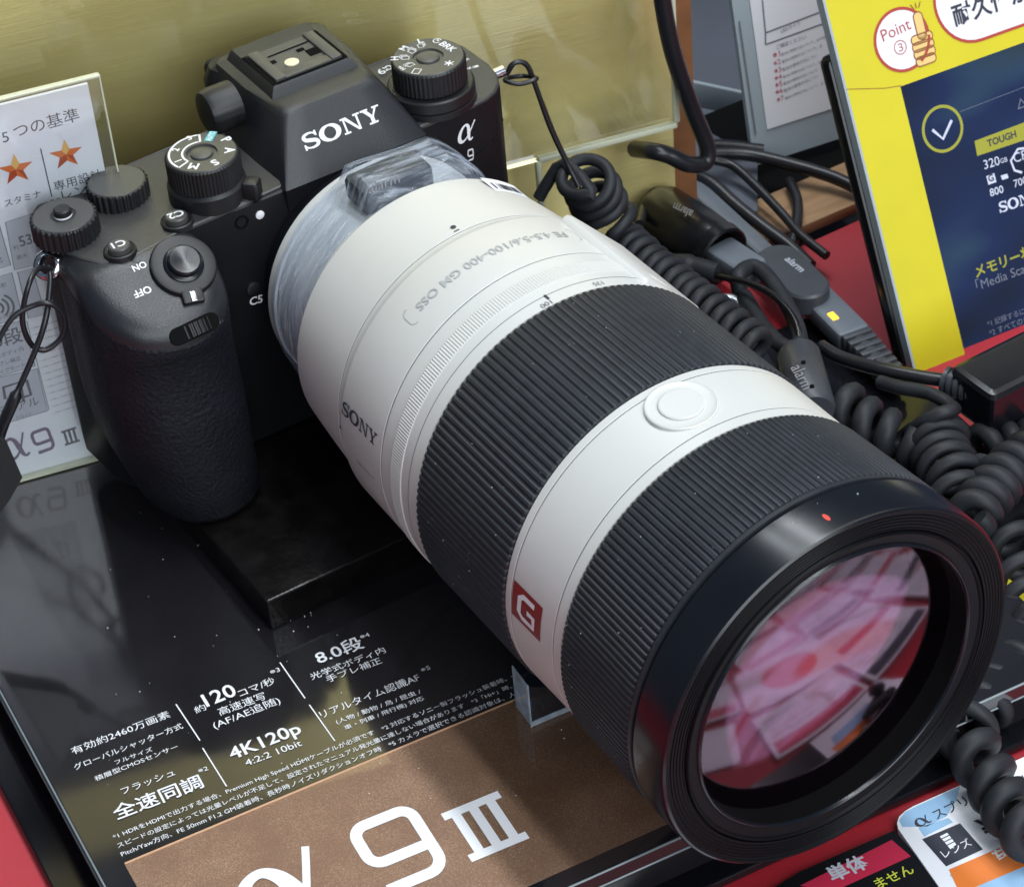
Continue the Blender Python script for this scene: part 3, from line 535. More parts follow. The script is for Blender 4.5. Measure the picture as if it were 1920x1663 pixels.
# ---- grip
gp = spline([(-80.3, 16), (-82.3, 6), (-83.0, -3), (-81.2, -11), (-76.5, -17.5), (-70, -21), (-62, -22.2), (-54, -20.5), (-48.8, -16), (-46.6, -9.5), (-47, -3), (-48.5, 4), (-56, 10), (-70, 16)], 4, True)
gp = [(p[0], p[1]) for p in gp]
H = lambda x, y: min(30.8, 30.9 + 0.62 * (y + 2.0)) - 0.010 * max(0, -70 - x) ** 2 - 0.012 * max(0, x + 52) ** 2
def gring(f, ins, sc=1.0): 
    return [(x, y, f(x, y)) for x, y in (inset(gp, ins) if ins else gp)]
def warp(ring, z):
    k = (z + 45) / 70.0
    out = []
    for x, y in ring:
        bulge = 1.0 - 0.10 * math.exp(-((z - 2) / 11) ** 2) * (1 if y < -8 else 0)
        yy = y if y > 0 else y * bulge * (1.0 + 0.05 * (1 - k))
        tt = min(1, max(0, (0.5 - k) / 0.5)) ** 1.6; xx = x - (0.32 * (x + 60) * tt if x < -60 else 0)
        out.append((xx, yy, z))
    return out
rings = [warp(inset(gp, 3.0), ZB + 0.3), warp(inset(gp, 1.0), ZB + 1.0), warp(gp, ZB + 3.0)] + [warp(gp, z) for z in (-34, -24, -15, -8, -2, 4, 10)]
rings.append([(x, y, H(x, y) - 5.2) for x, y in gp])
rings.append([(x, y, H(x, y) - 4.4) for x, y in inset(gp, 0.35)])
MB().loft(rings, True, True).build('grip', M['rubber'], cam_t, 60)
tr = [[(x, y, H(x, y) - 4.5) for x, y in inset(gp, 0.2)]]
for i, dz in ((0.35, 3.4), (0.75, 2.2), (1.5, 1.2), (2.6, 0.5), (4.2, 0.1), (6.0, 0.0)): tr.append([(x, y, H(x, y) - dz) for x, y in inset(gp, i)])
cx_, cy_ = np.mean([p[:2] for p in tr[-1]], axis=0)
for k in (0.75, 0.5, 0.25, 0.05): tr.append([(cx_ + (x - cx_) * k, cy_ + (y - cy_) * k, H(cx_ + (x - cx_) * k, cy_ + (y - cy_) * k)) for x, y, z in tr[6]])
MB().loft(tr, False, True).build('grip_top', M['griptop'], cam_t, 60)
# tilted plane of the grip top
gu = V(0, 1, 0.62) / math.hypot(1, .62); gpl2 = Plane((-58, -12, H(-58, -12)), (1, 0, 0), gu)
sh = gpl2.at(343, 500); N_ = gpl2.n
mb = MB().lathe([(-1.5, 8.6), (0.6, 8.6), (1.3, 8.2), (1.5, 7.6), (1.5, 5.2)], 48, sh, N_, (1, 0, 0), cap1=True)
lev = gpl2.uv(360, 556); d_ = lev - gpl2.uv(343, 500); d_ /= np.linalg.norm(d_); LX = gpl2.d * d_[0] + gpl2.u * d_[1]; LY = np.cross(N_, LX)
mb.box(sh + LX * 8.8 + N_ * 0.7, (4.2, 5.6, 1.7), (LX, LY, N_), 0.5)
ps = mb.build('power_switch', M['dial'], cam_t, 35)
mb = MB(); mb.box(sh + LX * 9.3 + N_ * 1.55, (2.8, 1.6, 0.5), (LX, LY, N_), 0.2); mb.build('switch_tab', M['steel'], ps)
mb = MB().lathe([(1.2, 5.3), (1.9, 5.2), (2.3, 4.6)], 40, sh, N_, (1, 0, 0), cap1=True); mb.build('collar', M['ring'], ps)
mb = MB().lathe([(1.6, 4.3), (3.6, 4.25), (4.1, 3.8), (4.0, 2.6), (3.8, 1.2), (3.75, 0.2)], 40, sh, N_, (1, 0, 0), cap1=True); mb.build('shutter_button', M['ring'], cam_t, 40)
tx = MB()
def ptext_hi(s, pl, a, b, lift=0.1, **k): ptext(tx, s, pl, a, b, lift=lift, **k)
ptext_hi('ON', gpl2, (271, 490), (246, 500), 0.12, hs=1.0, bold=0.02); ptext_hi('OFF', gpl2, (280, 536), (248, 548), 0.12, hs=1.0, bold=0.02)
v_, f_ = ribbon([(0.45 * math.cos(a), 0.45 * math.sin(a)) for a in np.linspace(0, 6.2, 14)], 0.3, True)
# front dial
fn = V(-0.02, -0.86, 0.5); fn /= np.linalg.norm(fn); fx = V(1, 0.0, 0.04); fx -= fn * (fx @ fn); fx /= np.linalg.norm(fx); fy = np.cross(fn, fx); fd = at(364, 617, 1, -20.7)
mb = MB().prism(rrect(7.0, 2.3, 2.2, 6), fd - fn * 3.0, fx, fy, fn, 0, 3.5, 0.25); mb.build('dial_slot', M['void'], cam_t, 30)
MB().lathe([(-1.7, 10.1), (1.7, 10.1)], 200, fd + fx * 0.8 - fn * 9.4, fy, fx, rf=lambda s, r, th, j: r + (0.4 if j % 4 < 2 else 0), cap0=True, cap1=True).build('front_dial', M['dial'], cam_t, 20)
# ---- viewfinder hump
hb = [(-21.3, -0.6), (21.3, -0.6), (22, 30), (20, 40), (-20, 40), (-22, 30)]
def hring(z, xf, yf, xb, yb, r):
    return [(x, y, z) for x, y in [(-xf + r, yf), (-xf / 2, yf), (0, yf), (xf / 2, yf), (xf - r, yf), (xf - r * .3, yf + r * .3), (xf, yf + r), (xb, (yf + yb) / 2), (xb, yb - 2), (xb - 2, yb), (0, yb), (-xb + 2, yb), (-xb, yb - 2), (-xb, (yf + yb) / 2), (-xf, yf + r), (-xf + r * .3, yf + r * .3)]]
rings = [hring(20, 20.5, 1.5, 22, 42, 1), hring(30.5, 21.4, -0.2, 22, 43, 1), hring(31.3, 21.6, -0.6, 21.6, 43, .8), hring(45.3, 15.2, 9.2, 16.5, 46, 2.0), hring(46.6, 14.2, 10.4, 16, 46, 2.4), hring(47.1, 12.6, 12.0, 14.5, 45, 3)]
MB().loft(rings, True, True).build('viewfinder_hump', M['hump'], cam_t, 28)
fpl = Plane((0, -0.6, 31.3), (1, 0, 0), (0, 9.8, 14.0))
tx2 = MB(); ptext(tx2, glyph_sony(), fpl, (574, 284), (719, 225), top=(566, 253), lift=0.15); tx2.build('maker_lettering', M['white'], cam_t, 0)
# eyepiece, diopter knob
mb = MB().box((0, 45, 38.5), (39, 13, 16.5), None, 6); mb.build('eyepiece', M['body'], cam_t, 40)
mb = MB().box((0, 51.5, 36.5), (33, 4, 14), None, 1.9); mb.build('eyecup', M['rubber'], cam_t, 40)
kn = at(408, 205, 0, -24.5)
mb = MB().lathe([(-5, 6.2), (2.2, 6.2), (3.6, 5.6), (4.0, 4.5)], 60, kn, (-1, 0, 0), (0, 0, 1), rf=lambda s, r, th, j: r + (0.10 if j % 3 == 0 else 0), cap0=True, cap1=True); mb.build('diopter_dial', M['dial'], cam_t, 30)
# hot shoe
zs = 50.0
shp = Plane((0, 0, zs), (1, 0, 0), (0, 1, 0)); f0, f1, r0, r1 = [shp.uv(*q) for q in ((517, 160), (648, 102), (467, 110), (588, 58))]
yf = (f0[1] + f1[1]) / 2; yr = (r0[1] + r1[1]) / 2 + 1
def trap(z, i): return [(-11.8 - i, yf - 0.8 - i, z), (11.4 + i, yf - 0.8 - i, z), (11.4 + i, yr + 6, z), (-11.8 - i, yr + 6, z)]
MB().loft([trap(46.9, 1.6), trap(48.4, .7), trap(zs - 0.9, 0.2), trap(zs - 0.5, -0.3)], False, True).build('shoe_base', M['hump'], cam_t, 30)
hs_ = MB()
hs_.box((-8.6, (yf + yr) / 2, zs), (3.2, yr - yf - 1.0, 1.1), None, 0.3); hs_.box((8.2, (yf + yr) / 2, zs), (3.2, yr - yf - 1.0, 1.1), None, 0.3)
hs_.box((-0.2, yf + 2.2, zs - 0.15), (14, 3.4, 0.8), None, 0.2); hs_.box((-0.2, (yf + yr) / 2 + 1, zs - 0.4), (14, yr - yf - 3, 0.4))
hot = hs_.build('hot_shoe', M['dialtop'], cam_t, 30)
mb = MB(); mb.box((-10.9, (yf + yr) / 2, zs - 0.35), (1.1, yr - yf, 0.3)); mb.box((10.5, (yf + yr) / 2, zs - 0.35), (1.1, yr - yf, 0.3)); mb.box((0, yf + 0.1, zs - 0.4), (20, 0.6, 0.3))
for (u, v, a, b) in ((592, 95, 5.0, 3.4), (563, 94, 2.2, 1.4), (512, 117, 1.6, 1.6)):
    q = at(u, v, 2, zs - 0.1); mb.box(q, (a, b, 0.2), None, 0.08)
q0, q1 = at(502, 108, 2, zs - .1), at(578, 78, 2, zs - .1); mb.tube([q0, q1], 0.22, 5)
mb.build('shoe_slot', M['void'], hot, 0)
cc = at(547, 117, 2, zs); mb = MB().lathe([(-0.3, 1.95), (0.12, 1.95), (0.2, 1.7)], 28, cc, (0, 0, 1), (1, 0, 0), cap1=True); mb.build('shoe_contact', M['contact'], hot, 30)
# ---- dials
def knurl(n, d): return lambda s, r, th, j: r + (d if (j * n // 240) % 2 == 0 and r > 7 else 0)
mc = V(-37.8, 11.5, 0)
mb = MB().lathe([(30.8, 10.3), (35.4, 10.3), (35.9, 9.8), (36.4, 9.2)], 64, mc, (0, 0, 1), (1, 0, 0)); 
qk = at(452, 350, 2, 34); kd = qk - mc; kd[2] = 0; kd /= np.linalg.norm(kd); ky = V(-kd[1], kd[0], 0)
mb.box(mc + kd * 12.0 + V(0, 0, 33.6), (4.6, 4.6, 5.4), (kd, ky, PZ), 0.9)
mb.build('mode_dial_base', M['dial'], cam_t, 35)
md = MB().lathe([(36.2, 9.3), (36.6, 9.5), (43.2, 9.5), (43.7, 9.2)], 240, mc, (0, 0, 1), (1, 0, 0), rf=lambda s, r, th, j: r + (0.22 if j % 4 < 2 and 36.4 < s < 43.5 else 0)).build('mode_dial', M['dial'], cam_t, 25)
mb = MB().lathe([(43.6, 9.25), (44.0, 8.9), (44.0, 4.1), (43.3, 3.9), (43.3, 3.0), (43.9, 2.8), (44.1, 2.4)], 60, mc, (0, 0, 1), (1, 0, 0), cap1=True); mb.build('dial_cap', M['dialtop'], md, 30)
def radial(tx, s, c, q, z, h, out=True, bold=0.02, off=0):
    P_ = at(*q, 2, z); u = P_ - c; u[2] = 0; u /= np.linalg.norm(u); x = V(u[1], -u[0], 0)
    if off: x, u = x * math.cos(off) + u * math.sin(off), u * math.cos(off) - x * math.sin(off)
    g = text2d(s, bold) if isinstance(s, str) else s; put(tx, g, P_, x, u, PZ, h, h, 0.0, center=True)
tx3 = MB()
zc = 44.06
for s, q in (('P', (425, 262)), ('A', (431, 282)), ('S', (403, 305)), ('M', (363, 312)), ('1', (334, 302)), ('2', (329, 281)), ('3', (355, 259))): radial(tx3, s, mc, q, zc, 2.7 if s in '123' else 3.7, bold=0.03)
a1 = at(338, 303, 2, zc) - mc; a0 = at(356, 259, 2, zc) - mc; t1, t0 = math.atan2(a1[1], a1[0]), math.atan2(a0[1], a0[0])
if t1 < 0: t1 += 2 * math.pi
t0 -= 0.32; t1 += 0.28
arc_ = [(8.4 * math.cos(a), 8.4 * math.sin(a)) for a in np.linspace(t0, t1, 26)] + [(5.0 * math.cos(a), 5.0 * math.sin(a)) for a in np.linspace(t1, t0, 20)]
v_, f_ = ribbon(arc_, 0.55, True); put(tx3, (v_, f_), mc + V(0, 0, zc), (1, 0, 0), (0, 1, 0), PZ, 1, 1, 0)
tx3.build('dial_lettering', M['white'], md, 0)
tx4 = MB(); ta = at(395, 256, 2, zc); u_ = ta - mc; u_[2] = 0; u_ /= np.linalg.norm(u_); x_ = V(u_[1], -u_[0], 0)
put(tx4, rects(R4(-1.1, -2.3, 1.1, 2.3)), ta, x_, u_, PZ, 1, 1, 0.0); tx4.build('auto_mark', M['teal'], md, 0)
tx4 = MB(); put(tx4, text2d('AUTO', 0.02), ta, u_, -x_, PZ, 1.55, 1.9, 0.05, center=True); tx4.build('auto_lettering', M['white'], md, 0)
dc = V(30.6, 11.6, 0)
MB().lathe([(32.8, 12.0), (34.6, 12.0), (34.8, 11.4), (35.2, 11.4), (35.3, 11.9), (38.0, 11.7), (38.4, 11.2), (38.4, 9.4)], 160, dc, (0, 0, 1), (1, 0, 0), rf=lambda s, r, th, j: r + (0.12 if j % 2 and s > 37.9 else 0)).build('focus_mode_dial', M['dial'], cam_t, 25)
dd = MB().lathe([(38.4, 9.6), (39.0, 9.9), (45.3, 9.9), (45.8, 9.6)], 200, dc, (0, 0, 1), (1, 0, 0), rf=lambda s, r, th, j: r + (0.16 if j % 4 < 2 and 38.8 < s < 45.5 else 0)).build('drive_dial', M['dial'], cam_t, 25)
MB().lathe([(45.7, 9.65), (46.0, 9.3), (46.0, 4.2), (45.4, 4.0), (45.4, 3.2), (46.0, 3.0), (46.2, 2.6)], 60, dc, (0, 0, 1), (1, 0, 0), cap1=True).build('dial_cap', M['dialtop'], dd, 30)
tx5 = MB(); zc = 46.06
frame = ribbon([(0, 0), (1, 0), (1, 1.25), (0, 1.25)], 0.16, True); stack = merge(frame, ribbon([(0.25, 1.45), (1.22, 1.45), (1.22, 0.2)], 0.12), ribbon([(0.5, 1.68), (1.44, 1.68), (1.44, 0.4)], 0.12))
for s, q, h in (('＊', (842, 119), 3.4), ('BRK', (840, 88), 3.1), ('M', (757, 91), 3.0), ('L', (788, 77), 3.0), ('H', (740, 110), 3.0), ('H+', (753, 128), 1.9)): radial(tx5, s, dc, q, zc, h)
clk = merge(ribbon([(0.62 * math.cos(a), 0.62 * math.sin(a)) for a in np.linspace(0.5, 5.6, 20)], 0.15), rects(R4(-0.08, 0, 0.08, 0.62), R4(0, -0.08, 0.4, 0.08)))
for g, q, h in ((frame, (781, 134), 1.9), (stack, (772, 95), 1.5), (stack, (790, 85), 1.4), (stack, (758, 108), 1.5), (stack, (767, 122), 1.4), (clk, (819, 77), 1.7)): radial(tx5, g, dc, q, zc, h)
tx5.build('dial_lettering', M['white'], dd, 0)
tx6 = MB(); radial(tx6, 'AF-S', dc, (882, 128), 38.5, 1.5, off=1.5); radial(tx6, 'M', dc, (876, 112), 38.5, 1.4, off=1.5)
v_, f_ = rects(R4(-0.45, -0.45, 0.45, 0.45)); put(tx6, (v_, f_), at(894, 125, 2, 33.05), (1, 0, 0), (0, 1, 0), PZ, 1, 1, 0.05)
tx6.build('drive_lettering', M['white'], cam_t, 0); tx6 = MB(); tdp = Plane((0, 0, 33.05), (1, 0, 0), (0, 1, 0)); ptext(tx6, 'α9', tdp, (731, 122), (704, 134), lift=0.04, hs=0.9, bold=0.02)
tx6.build('model_lettering', M['white'], cam_t, 0)
def serr(n, d): return lambda s, r, th, j: r + (d if j % 4 < 2 else 0)
k1 = V(-57.0, 25.2, 0); e1 = MB().lathe([(30.6, 7.4), (31, 7.7), (35.5, 7.7), (36.0, 7.5)], 112, k1, (0, 0, 1), (1, 0, 0), rf=serr(28, .45), cap1=True).build('rear_dial', M['dial'], cam_t, 20)
MB().lathe([(35.95, 7.4), (36.15, 7.2)], 60, k1, (0, 0, 1), (1, 0, 0), cap1=True).build('dial_cap', M['dialtop'], e1, 30)
k2 = V(-75.2, 18.6, 0); e2 = MB().lathe([(30.6, 8.0), (31, 8.3), (36.2, 8.3), (36.7, 8.0)], 120, k2, (0, 0, 1), (1, 0, 0), rf=serr(30, .45), cap1=True).build('exposure_dial', M['dial'], cam_t, 20)
MB().lathe([(36.65, 7.9), (36.85, 7.7), (36.85, 3.4), (36.2, 3.3)], 60, k2, (0, 0, 1), (1, 0, 0), cap1=True).build('dial_cap', M['dialtop'], e2, 30)
MB().lathe([(36.2, 2.35), (37.2, 2.35)], 32, k2, (0, 0, 1), (1, 0, 0)).build('lock_button_band', M['white'], e2, 30)
MB().lathe([(37.2, 2.35), (38.6, 2.3), (38.9, 1.9)], 32, k2, (0, 0, 1), (1, 0, 0), cap1=True).build('lock_button', M['dial'], e2, 30)
for s, q, zz in (('C1', (224, 466), 31.05), ('C2', (331, 411), 31.05)):
    c_ = at(*q, 2, zz + 1.2); c_[2] = zz
    b_ = MB().lathe([(-0.6, 4.4), (0.9, 4.2), (1.1, 3.8), (0.8, 3.3)], 40, c_, (0, 0, 1), (1, 0, 0), cap1=True).build('custom_button', M['dial'], cam_t, 35)
    MB().lathe([(0.5, 2.95), (2.2, 2.9), (2.5, 2.5)], 36, c_, (0, 0, 1), (1, 0, 0), cap1=True).build('button_cap', M['dialtop'], b_, 35)
    tx7 = MB(); put(tx7, text2d(s, 0.02), c_ + V(0, 0, 2.56), V(-1, 0.10, 0), V(-.1, -1, 0), PZ, 3.6, 3.6, 0.02, center=True); tx7.build('button_lettering', M['white'], b_, 0)
tx.build('power_lettering', M['white'], cam_t, 0); tx = MB()
lp = Plane((0, 0, 31.05), (1, 0, 0), (0, 1, 0))
pline(tx, lp, (214, 440), (247, 424), 0.35, 0.05)
c_ = lp.uv(231, 432); v_, f_ = ribbon([c_ + 1.05 * np.array([math.cos(a), math.sin(a)]) for a in np.linspace(0, 6.2, 18)], 0.32, True); put(tx, (v_, f_), lp.o, lp.d, lp.u, lp.n, 1, 1, 0.05)
tx.build('sensor_plane_mark', M['white'], cam_t, 0); tx = MB()
pline(tx, lp, (470, 256), (467, 270), 0.5, 0.05); tx.build('index_line', M['white'], cam_t, 0); tx = MB()
fb = Plane((0, 1.5, 0), (1, 0, 0), (0, 0, 1))
ptext(tx, 'C5', fb, (468, 573), (492, 566), lift=0.12, bold=0.02)
v_, f_ = [fb.uv(276, 495)], None
tx.build('button_lettering', M['white'], cam_t, 0)
tx8 = MB(); c_ = fb.at(487, 403); mbx = MB().lathe([(-0.2, 1.25), (0.3, 1.2), (0.5, .7)], 24, c_, (0, -1, 0), (0, 0, 1), cap1=True); mbx.build('self_timer_lamp', M['white'], cam_t)
MB().lathe([(-0.2, 2.0), (0.25, 2.0), (0.25, 1.5), (-0.1, 1.3)], 28, fb.at(453, 417), (0, -1, 0), (0, 0, 1), cap1=True).build('focus_lamp', M['void'], cam_t)
MB().lathe([(-0.2, 2.0), (0.6, 1.9), (0.8, 1.5)], 28, fb.at(474, 541), (0, -1, 0), (0, 0, 1), cap1=True).build('front_button', M['dial'], cam_t)
tx8 = MB(); ptext(tx8, glyph_alpha(0.30), fb, (858, 270), (892, 258), top=(866, 232), lift=0.15); ptext(tx8, glyph_nine(), fb, (877, 303), (888, 299), top=(874, 282), lift=0.15); tx8.build('model_lettering', M['white'], cam_t, 0)
# strap lugs
for q, ax, val, sx in (((92, 497), 1, 16.0, -1), ((935, 138), 1, 14.0, 1)):
    c_ = at(*q, ax, val)
    if sx < 0:
        MB().lathe([(-1.6, 3.6), (-.6, 4.2), (.6, 4.2), (1.6, 3.6), (1.8, 2.6), (1.0, 2.0), (-1.0, 2.0), (-1.8, 2.6), (-1.6, 3.6)], 40, c_, (-0.45, -0.55, 0.6), (0, 0.6, 0.9)).build('strap_lug', M['chrome'], cam_t, 50)
    else: MB().tube([c_ - V(4, 0, 0), c_ + V(1.5, 0, 0.2)], 1.6, 12).build('strap_lug', M['chrome'], cam_t, 40)
# ================================================================== the lens
L = MB().lathe([(9, 33.0), (26, 34.5), (29.5, 36.0), (31, 38.6), (32.3, 39.6), (45, 41.0), (58, 42.3), (58.3, 42.1), (58.6, 42.35), (60.4, 42.6), (61.5, 43.4), (62.5, 43.75), (82.2, 44.2), (82.6, 43.8), (83.0, 44.25), (100.2, 44.8), (100.4, 43.5), (140, 43.5), (140.2, 45.1), (142.2, 45.2), (142.5, 44.9), (142.8, 45.2), (159.6, 45.2), (159.9, 44.9), (160.2, 45.25), (163.2, 45.3), (163.4, 44), (190, 44)], 160, (0, 0, 0)).build('lens_barrel', M['lens'], cam_t, 30, label='white telephoto lens barrel')
MB().lathe([(-1.2, 31), (3.5, 31.2), (4.0, 30.8)], 96).build('mount_ring', M['ring'], L)
MB().lathe([(4.0, 32.4), (5.0, 33.0)], 96).build('red_ring', M['orangered'], L)
MB().lathe([(5.0, 33.4), (8.8, 33.6), (9.2, 33.0)], 96).build('rear_collar', M['lens'], L)
def ribs(name, s0, s1, r0, r1, N, depth, m, per=6):
    n = N * per
    def rf(s, r, th, j): 
        k = j % per; return r + (depth if k in (0, 1, 2) else (0 if k == 4 else depth * .25))
    pr = [(s0, r0 - 0.6), (s0 + 0.3, r0 - 0.1)] + [(s0 + 0.9 + (s1 - s0 - 1.8) * k / 4, r0 + (r1 - r0) * k / 4) for k in range(5)] + [(s1 - 0.3, r1 - 0.1), (s1, r1 - 0.6)]
    return MB().lathe(pr, n, rf=rf).build(name, m, L, 25)
ribs('zoom_ring', 100.6, 139.8, 44.9, 45.3, 144, 0.42, M['rib'])
ribs('focus_ring', 163.6, 191.2, 45.4, 46.4, 180, 0.42, M['rib'])
MB().lathe([(87.6, 44.4), (87.7, 44.55), (92.6, 44.75), (92.7, 44.5)], 1440, rf=lambda s, r, th, j: r + (0.14 if j % 4 < 2 and 87.65 < s < 92.65 else 0)).build('fluted_ring', M['lens'], L, 20)
for s_, r_ in ((96.2, 44.72), (58.3, 42.22), (82.6, 44.12), (142.5, 45.12), (159.9, 45.14)): MB().lathe([(s_ - 0.10, r_), (s_ + 0.10, r_)], 160).build('groove_line', M['groove'], L)
MB().lathe([(191.0, 45.6), (191.4, 46.7), (192.6, 46.8), (192.8, 45.8)], 128).build('ring_lip', M['rib'], L)
FR = MB().lathe([(192.8, 45.6), (193.4, 45.7), (193.6, 46.7), (193.9, 46.9), (203.9, 46.95), (204.6, 46.7), (205.0, 46.2)], 160).build('front_ring', M['ring'], L, 30)
pr = [(205.0, 46.2), (204.9, 45.8), (204.5, 45.4)]
for k in range(5): pr += [(204.45, 45.2 - k * .8), (204.2, 45.0 - k * .8), (204.2, 44.7 - k * .8), (204.45, 44.5 - k * .8)]
pr += [(204.4, 41.1), (203.6, 40.9), (203.6, 40.6)]
MB().lathe(pr, 160).build('front_rim', M['rim'], L, 25)
MB().lathe([(203.6, 40.7), (204.5, 40.5), (204.8, 40.2), (204.6, 39.9), (204.1, 39.6), (203.8, 37.4)], 160).build('filter_ring', M['rim'], L, 40)
MB().lathe([(203.8, 37.4), (204.3, 37.1), (204.5, 36.8), (204.3, 36.5), (203.6, 36.35)], 160).build('rim_ridge', M['ring'], L, 60)
MB().lathe([(203.6, 36.35), (201.5, 36.3), (198.2, 36.3), (197.8, 36.2), (186, 35.5), (170, 34), (150, 28), (149.9, 0.3)], 160).build('inner_barrel', M['void'], L, 20)
g_ = [(198.2 + 5.0 * (1 - (r / 36.3) ** 2), r) for r in np.linspace(36.3, 0.15, 26)]
MB().lathe(g_, 128, cap1=True).build('front_glass', M['glass'], L, 60)
g_ = [(186.0 - 7.5 * (1 - (r / 34.5) ** 2), r) for r in np.linspace(34.5, 0.15, 20)]
MB().lathe(g_, 96, cap1=True).build('inner_glass', M['glass2'], L, 60)
g_ = [(171 + 4 * (1 - (r / 24) ** 2), r) for r in np.linspace(24, 0.15, 16)]
MB().lathe(g_, 96, cap1=True).build('inner_glass', M['glass2'], L, 60)
# lettering wrapped round the barrel: th = angle from the top, towards +X
def cyl(s, th, r): th = math.radians(th); return V(r * math.sin(th), -s, r * math.cos(th))
def wrap(mb, g, s, th, r, mode, sx, sy=None):
    sy = sy or sx; v = np.array(g[0], float).copy(); v[:, 0] -= (v[:, 0].min() + v[:, 0].max()) / 2; v[:, 1] -= (v[:, 1].min() + v[:, 1].max()) / 2; out = []; r0_ = r
    for q in v:
        a, b = q[0], q[1]; r = r0_ + (q[2] if len(q) > 2 else 0)
        if mode == 'axis': out.append(cyl(s + a * sx, th + math.degrees(b * sy / r), r))      # reads towards the front, tops towards the crown
        elif mode == 'round': out.append(cyl(s + b * sy, th - math.degrees(a * sx / r), r))   # reads round the barrel, seen from behind
    fs = []
    for f in g[1]:
        n = np.cross(out[f[1]] - out[f[0]], out[f[2]] - out[f[0]]); fs.append(f if n @ V(out[f[0]][0], 0, out[f[0]][2]) > 0 else f[::-1])
    mb.add(out, fs); mb.flat = True
tx = MB(); wrap(tx, glyph_sony(), 71.5, -76.5, 44.15, 'axis', 3.85, 3.7)
tx.build('maker_lettering', M['ink'], L, 0); tx = MB(); wrap(tx, ribbon([(0, 0), (1.7, 0)], 0.5), 97.0, -3.2, 44.9, 'axis', 1.2, 1.2); tx.build('index_print', M['ink'], L, 0); tx = MB(); wrap(tx, rects([(0.5 * math.cos(a), 0.5 * math.sin(a)) for a in np.linspace(0, 6.28, 14, endpoint=False)]), 55.3, -4.0, 42.2, 'axis', 1.5)
wrap(tx, ribbon([(0, 0), (1.5, 0)], 0.35), 57.3, -4.3, 42.4, 'round', 1.0); tx.build('index_print', M['ink'], L, 0); tx = MB(); wrap(tx, rects(R4(0, 0, 1.2, 0.5)), 62.4 - 2.4, -88, 42.75, 'axis', 1.3)
tx.build('index_print', M['ink'], L, 0)
tx = MB(); wrap(tx, text2d('100'), 99.2, -5.2, 44.98, 'round', 2.3); wrap(tx, text2d('135'), 98.6, 14, 44.98, 'round', 2.2)
wrap(tx, text2d('0.98m/3.22ft-∞'), 73.5, -93, 44.15, 'axis', 1.35); tx.build('scale_lettering', M['groove'], L, 0)
tx = MB(); wrap(tx, text2d('FE 4.5-5.6/100-400 GM OSS', 0.01), 72.6, -4.0, 44.18, 'round', 3.95, 3.7); tx.build('embossed_lettering', M['groove'] if False else M['emboss'], L, 0)
tx = MB(); pl_ = rrect(26.2, 2.9, 1.6, 4); wrap(tx, ribbon(pl_, 0.22, True), 72.6, -4.0, 44.1, 'round', 1.0); tx.build('name_plate_edge', M['emboss'], L, 0)
# G badge
tx = MB(); wrap(tx, rects(R4(0, 0, 1, 0.2), R4(0, 0.2, 1, 0.4), R4(0, 0.4, 1, 0.6), R4(0, .6, 1, .8), R4(0, .8, 1, 1)), 149.0, -81, 45.3, 'axis', 11.8, 9.6); bd = tx.build('badge', M['red'], L, 0)
gl_ = ribbon([(0.78, 0.84), (0.34, 0.84), (0.20, 0.72), (0.20, 0.28), (0.34, 0.16), (0.78, 0.16), (0.78, 0.47), (0.52, 0.47)], 0.16); gv = [np.array(p) for p in gl_[0]]
tx = MB(); wrap(tx, gl_, 149.0, -81, 45.42, 'axis', 10.0, 8.6); tx.build('badge_letter', M['white'], bd, 0)
tx = MB(); wrap(tx, rects([(0.5 * math.cos(a) * 2.2, 0.5 * math.sin(a)) for a in np.linspace(0, 6.28, 16, endpoint=False)]), 200.3, -0.3, 47.02, 'axis', 1.1); tx.build('index_mark', M['orangered'], L, 0)
# focus hold button
hc = cyl(149.8, -1.8, 45.0); hn = cyl(0, -1.8, 1.0)
MB().lathe([(-1, 8.3), (0.35, 8.3), (0.55, 8.0), (0.35, 7.5), (0.25, 6.6)], 56, hc, hn, (1, 0, 0), cap1=True).build('hold_button_ring', M['lens'], L, 30)
MB().lathe([(0.2, 5.2), (0.7, 5.2), (0.9, 4.9)], 48, hc, hn, (1, 0, 0), cap1=True).build('hold_button', M['lens'], L, 30)
# switch panel on the far side
pc_ = cyl(81, 47, 42.2); pn = cyl(0, 47, 1.0); pt_ = np.cross(pn, (0, -1, 0))
MB().box(pc_, (36, 24, 5), ((0, -1, 0), pt_, pn), 1.4).build('switch_panel', M['lens'], L, 35)
# barcode sticker
tx = MB()
for k in range(6): wrap(tx, rects(R4(k * 2, 0, k * 2 + 2.0, 7.5)), 37.5, 41 - k * 2.75, 40.65, 'round', 1.0)
st = tx.build('barcode_sticker', M['paper'], L, 0)
tx = MB()
for k in range(16):
    if random.random() < .8: wrap(tx, rects(R4(0, 0, random.choice((.2, .35, .5)), 3.4)), 38.3, 43 - k * 1.0, 40.8, 'round', 1.0)
tx.build('barcode_print', M['ink'], st, 0)
mb = MB(); rd_ = random.Random(5)
for i in range(90):
    s_ = rd_.choice((rd_.uniform(102, 139), rd_.uniform(165, 190), rd_.uniform(30, 204))); th_ = rd_.uniform(-110, 30); r_ = 45.55 if 100 < s_ < 140 else (45.4 + (s_ - 163) / 28 + 0.52 if 163 < s_ < 191 else (46.97 if s_ > 193 else None))
    if r_ is None: continue
    c_ = cyl(s_, th_, r_); z_ = abs(rd_.gauss(0.05, 0.05)) + 0.04; mb.lathe([(0, z_), (z_, z_ * .6)], 5, c_, cyl(0, th_, 1), (0, 1, 0), cap1=True)
mb.build('lens_dust', M['foam'], L, 0, kind='stuff')
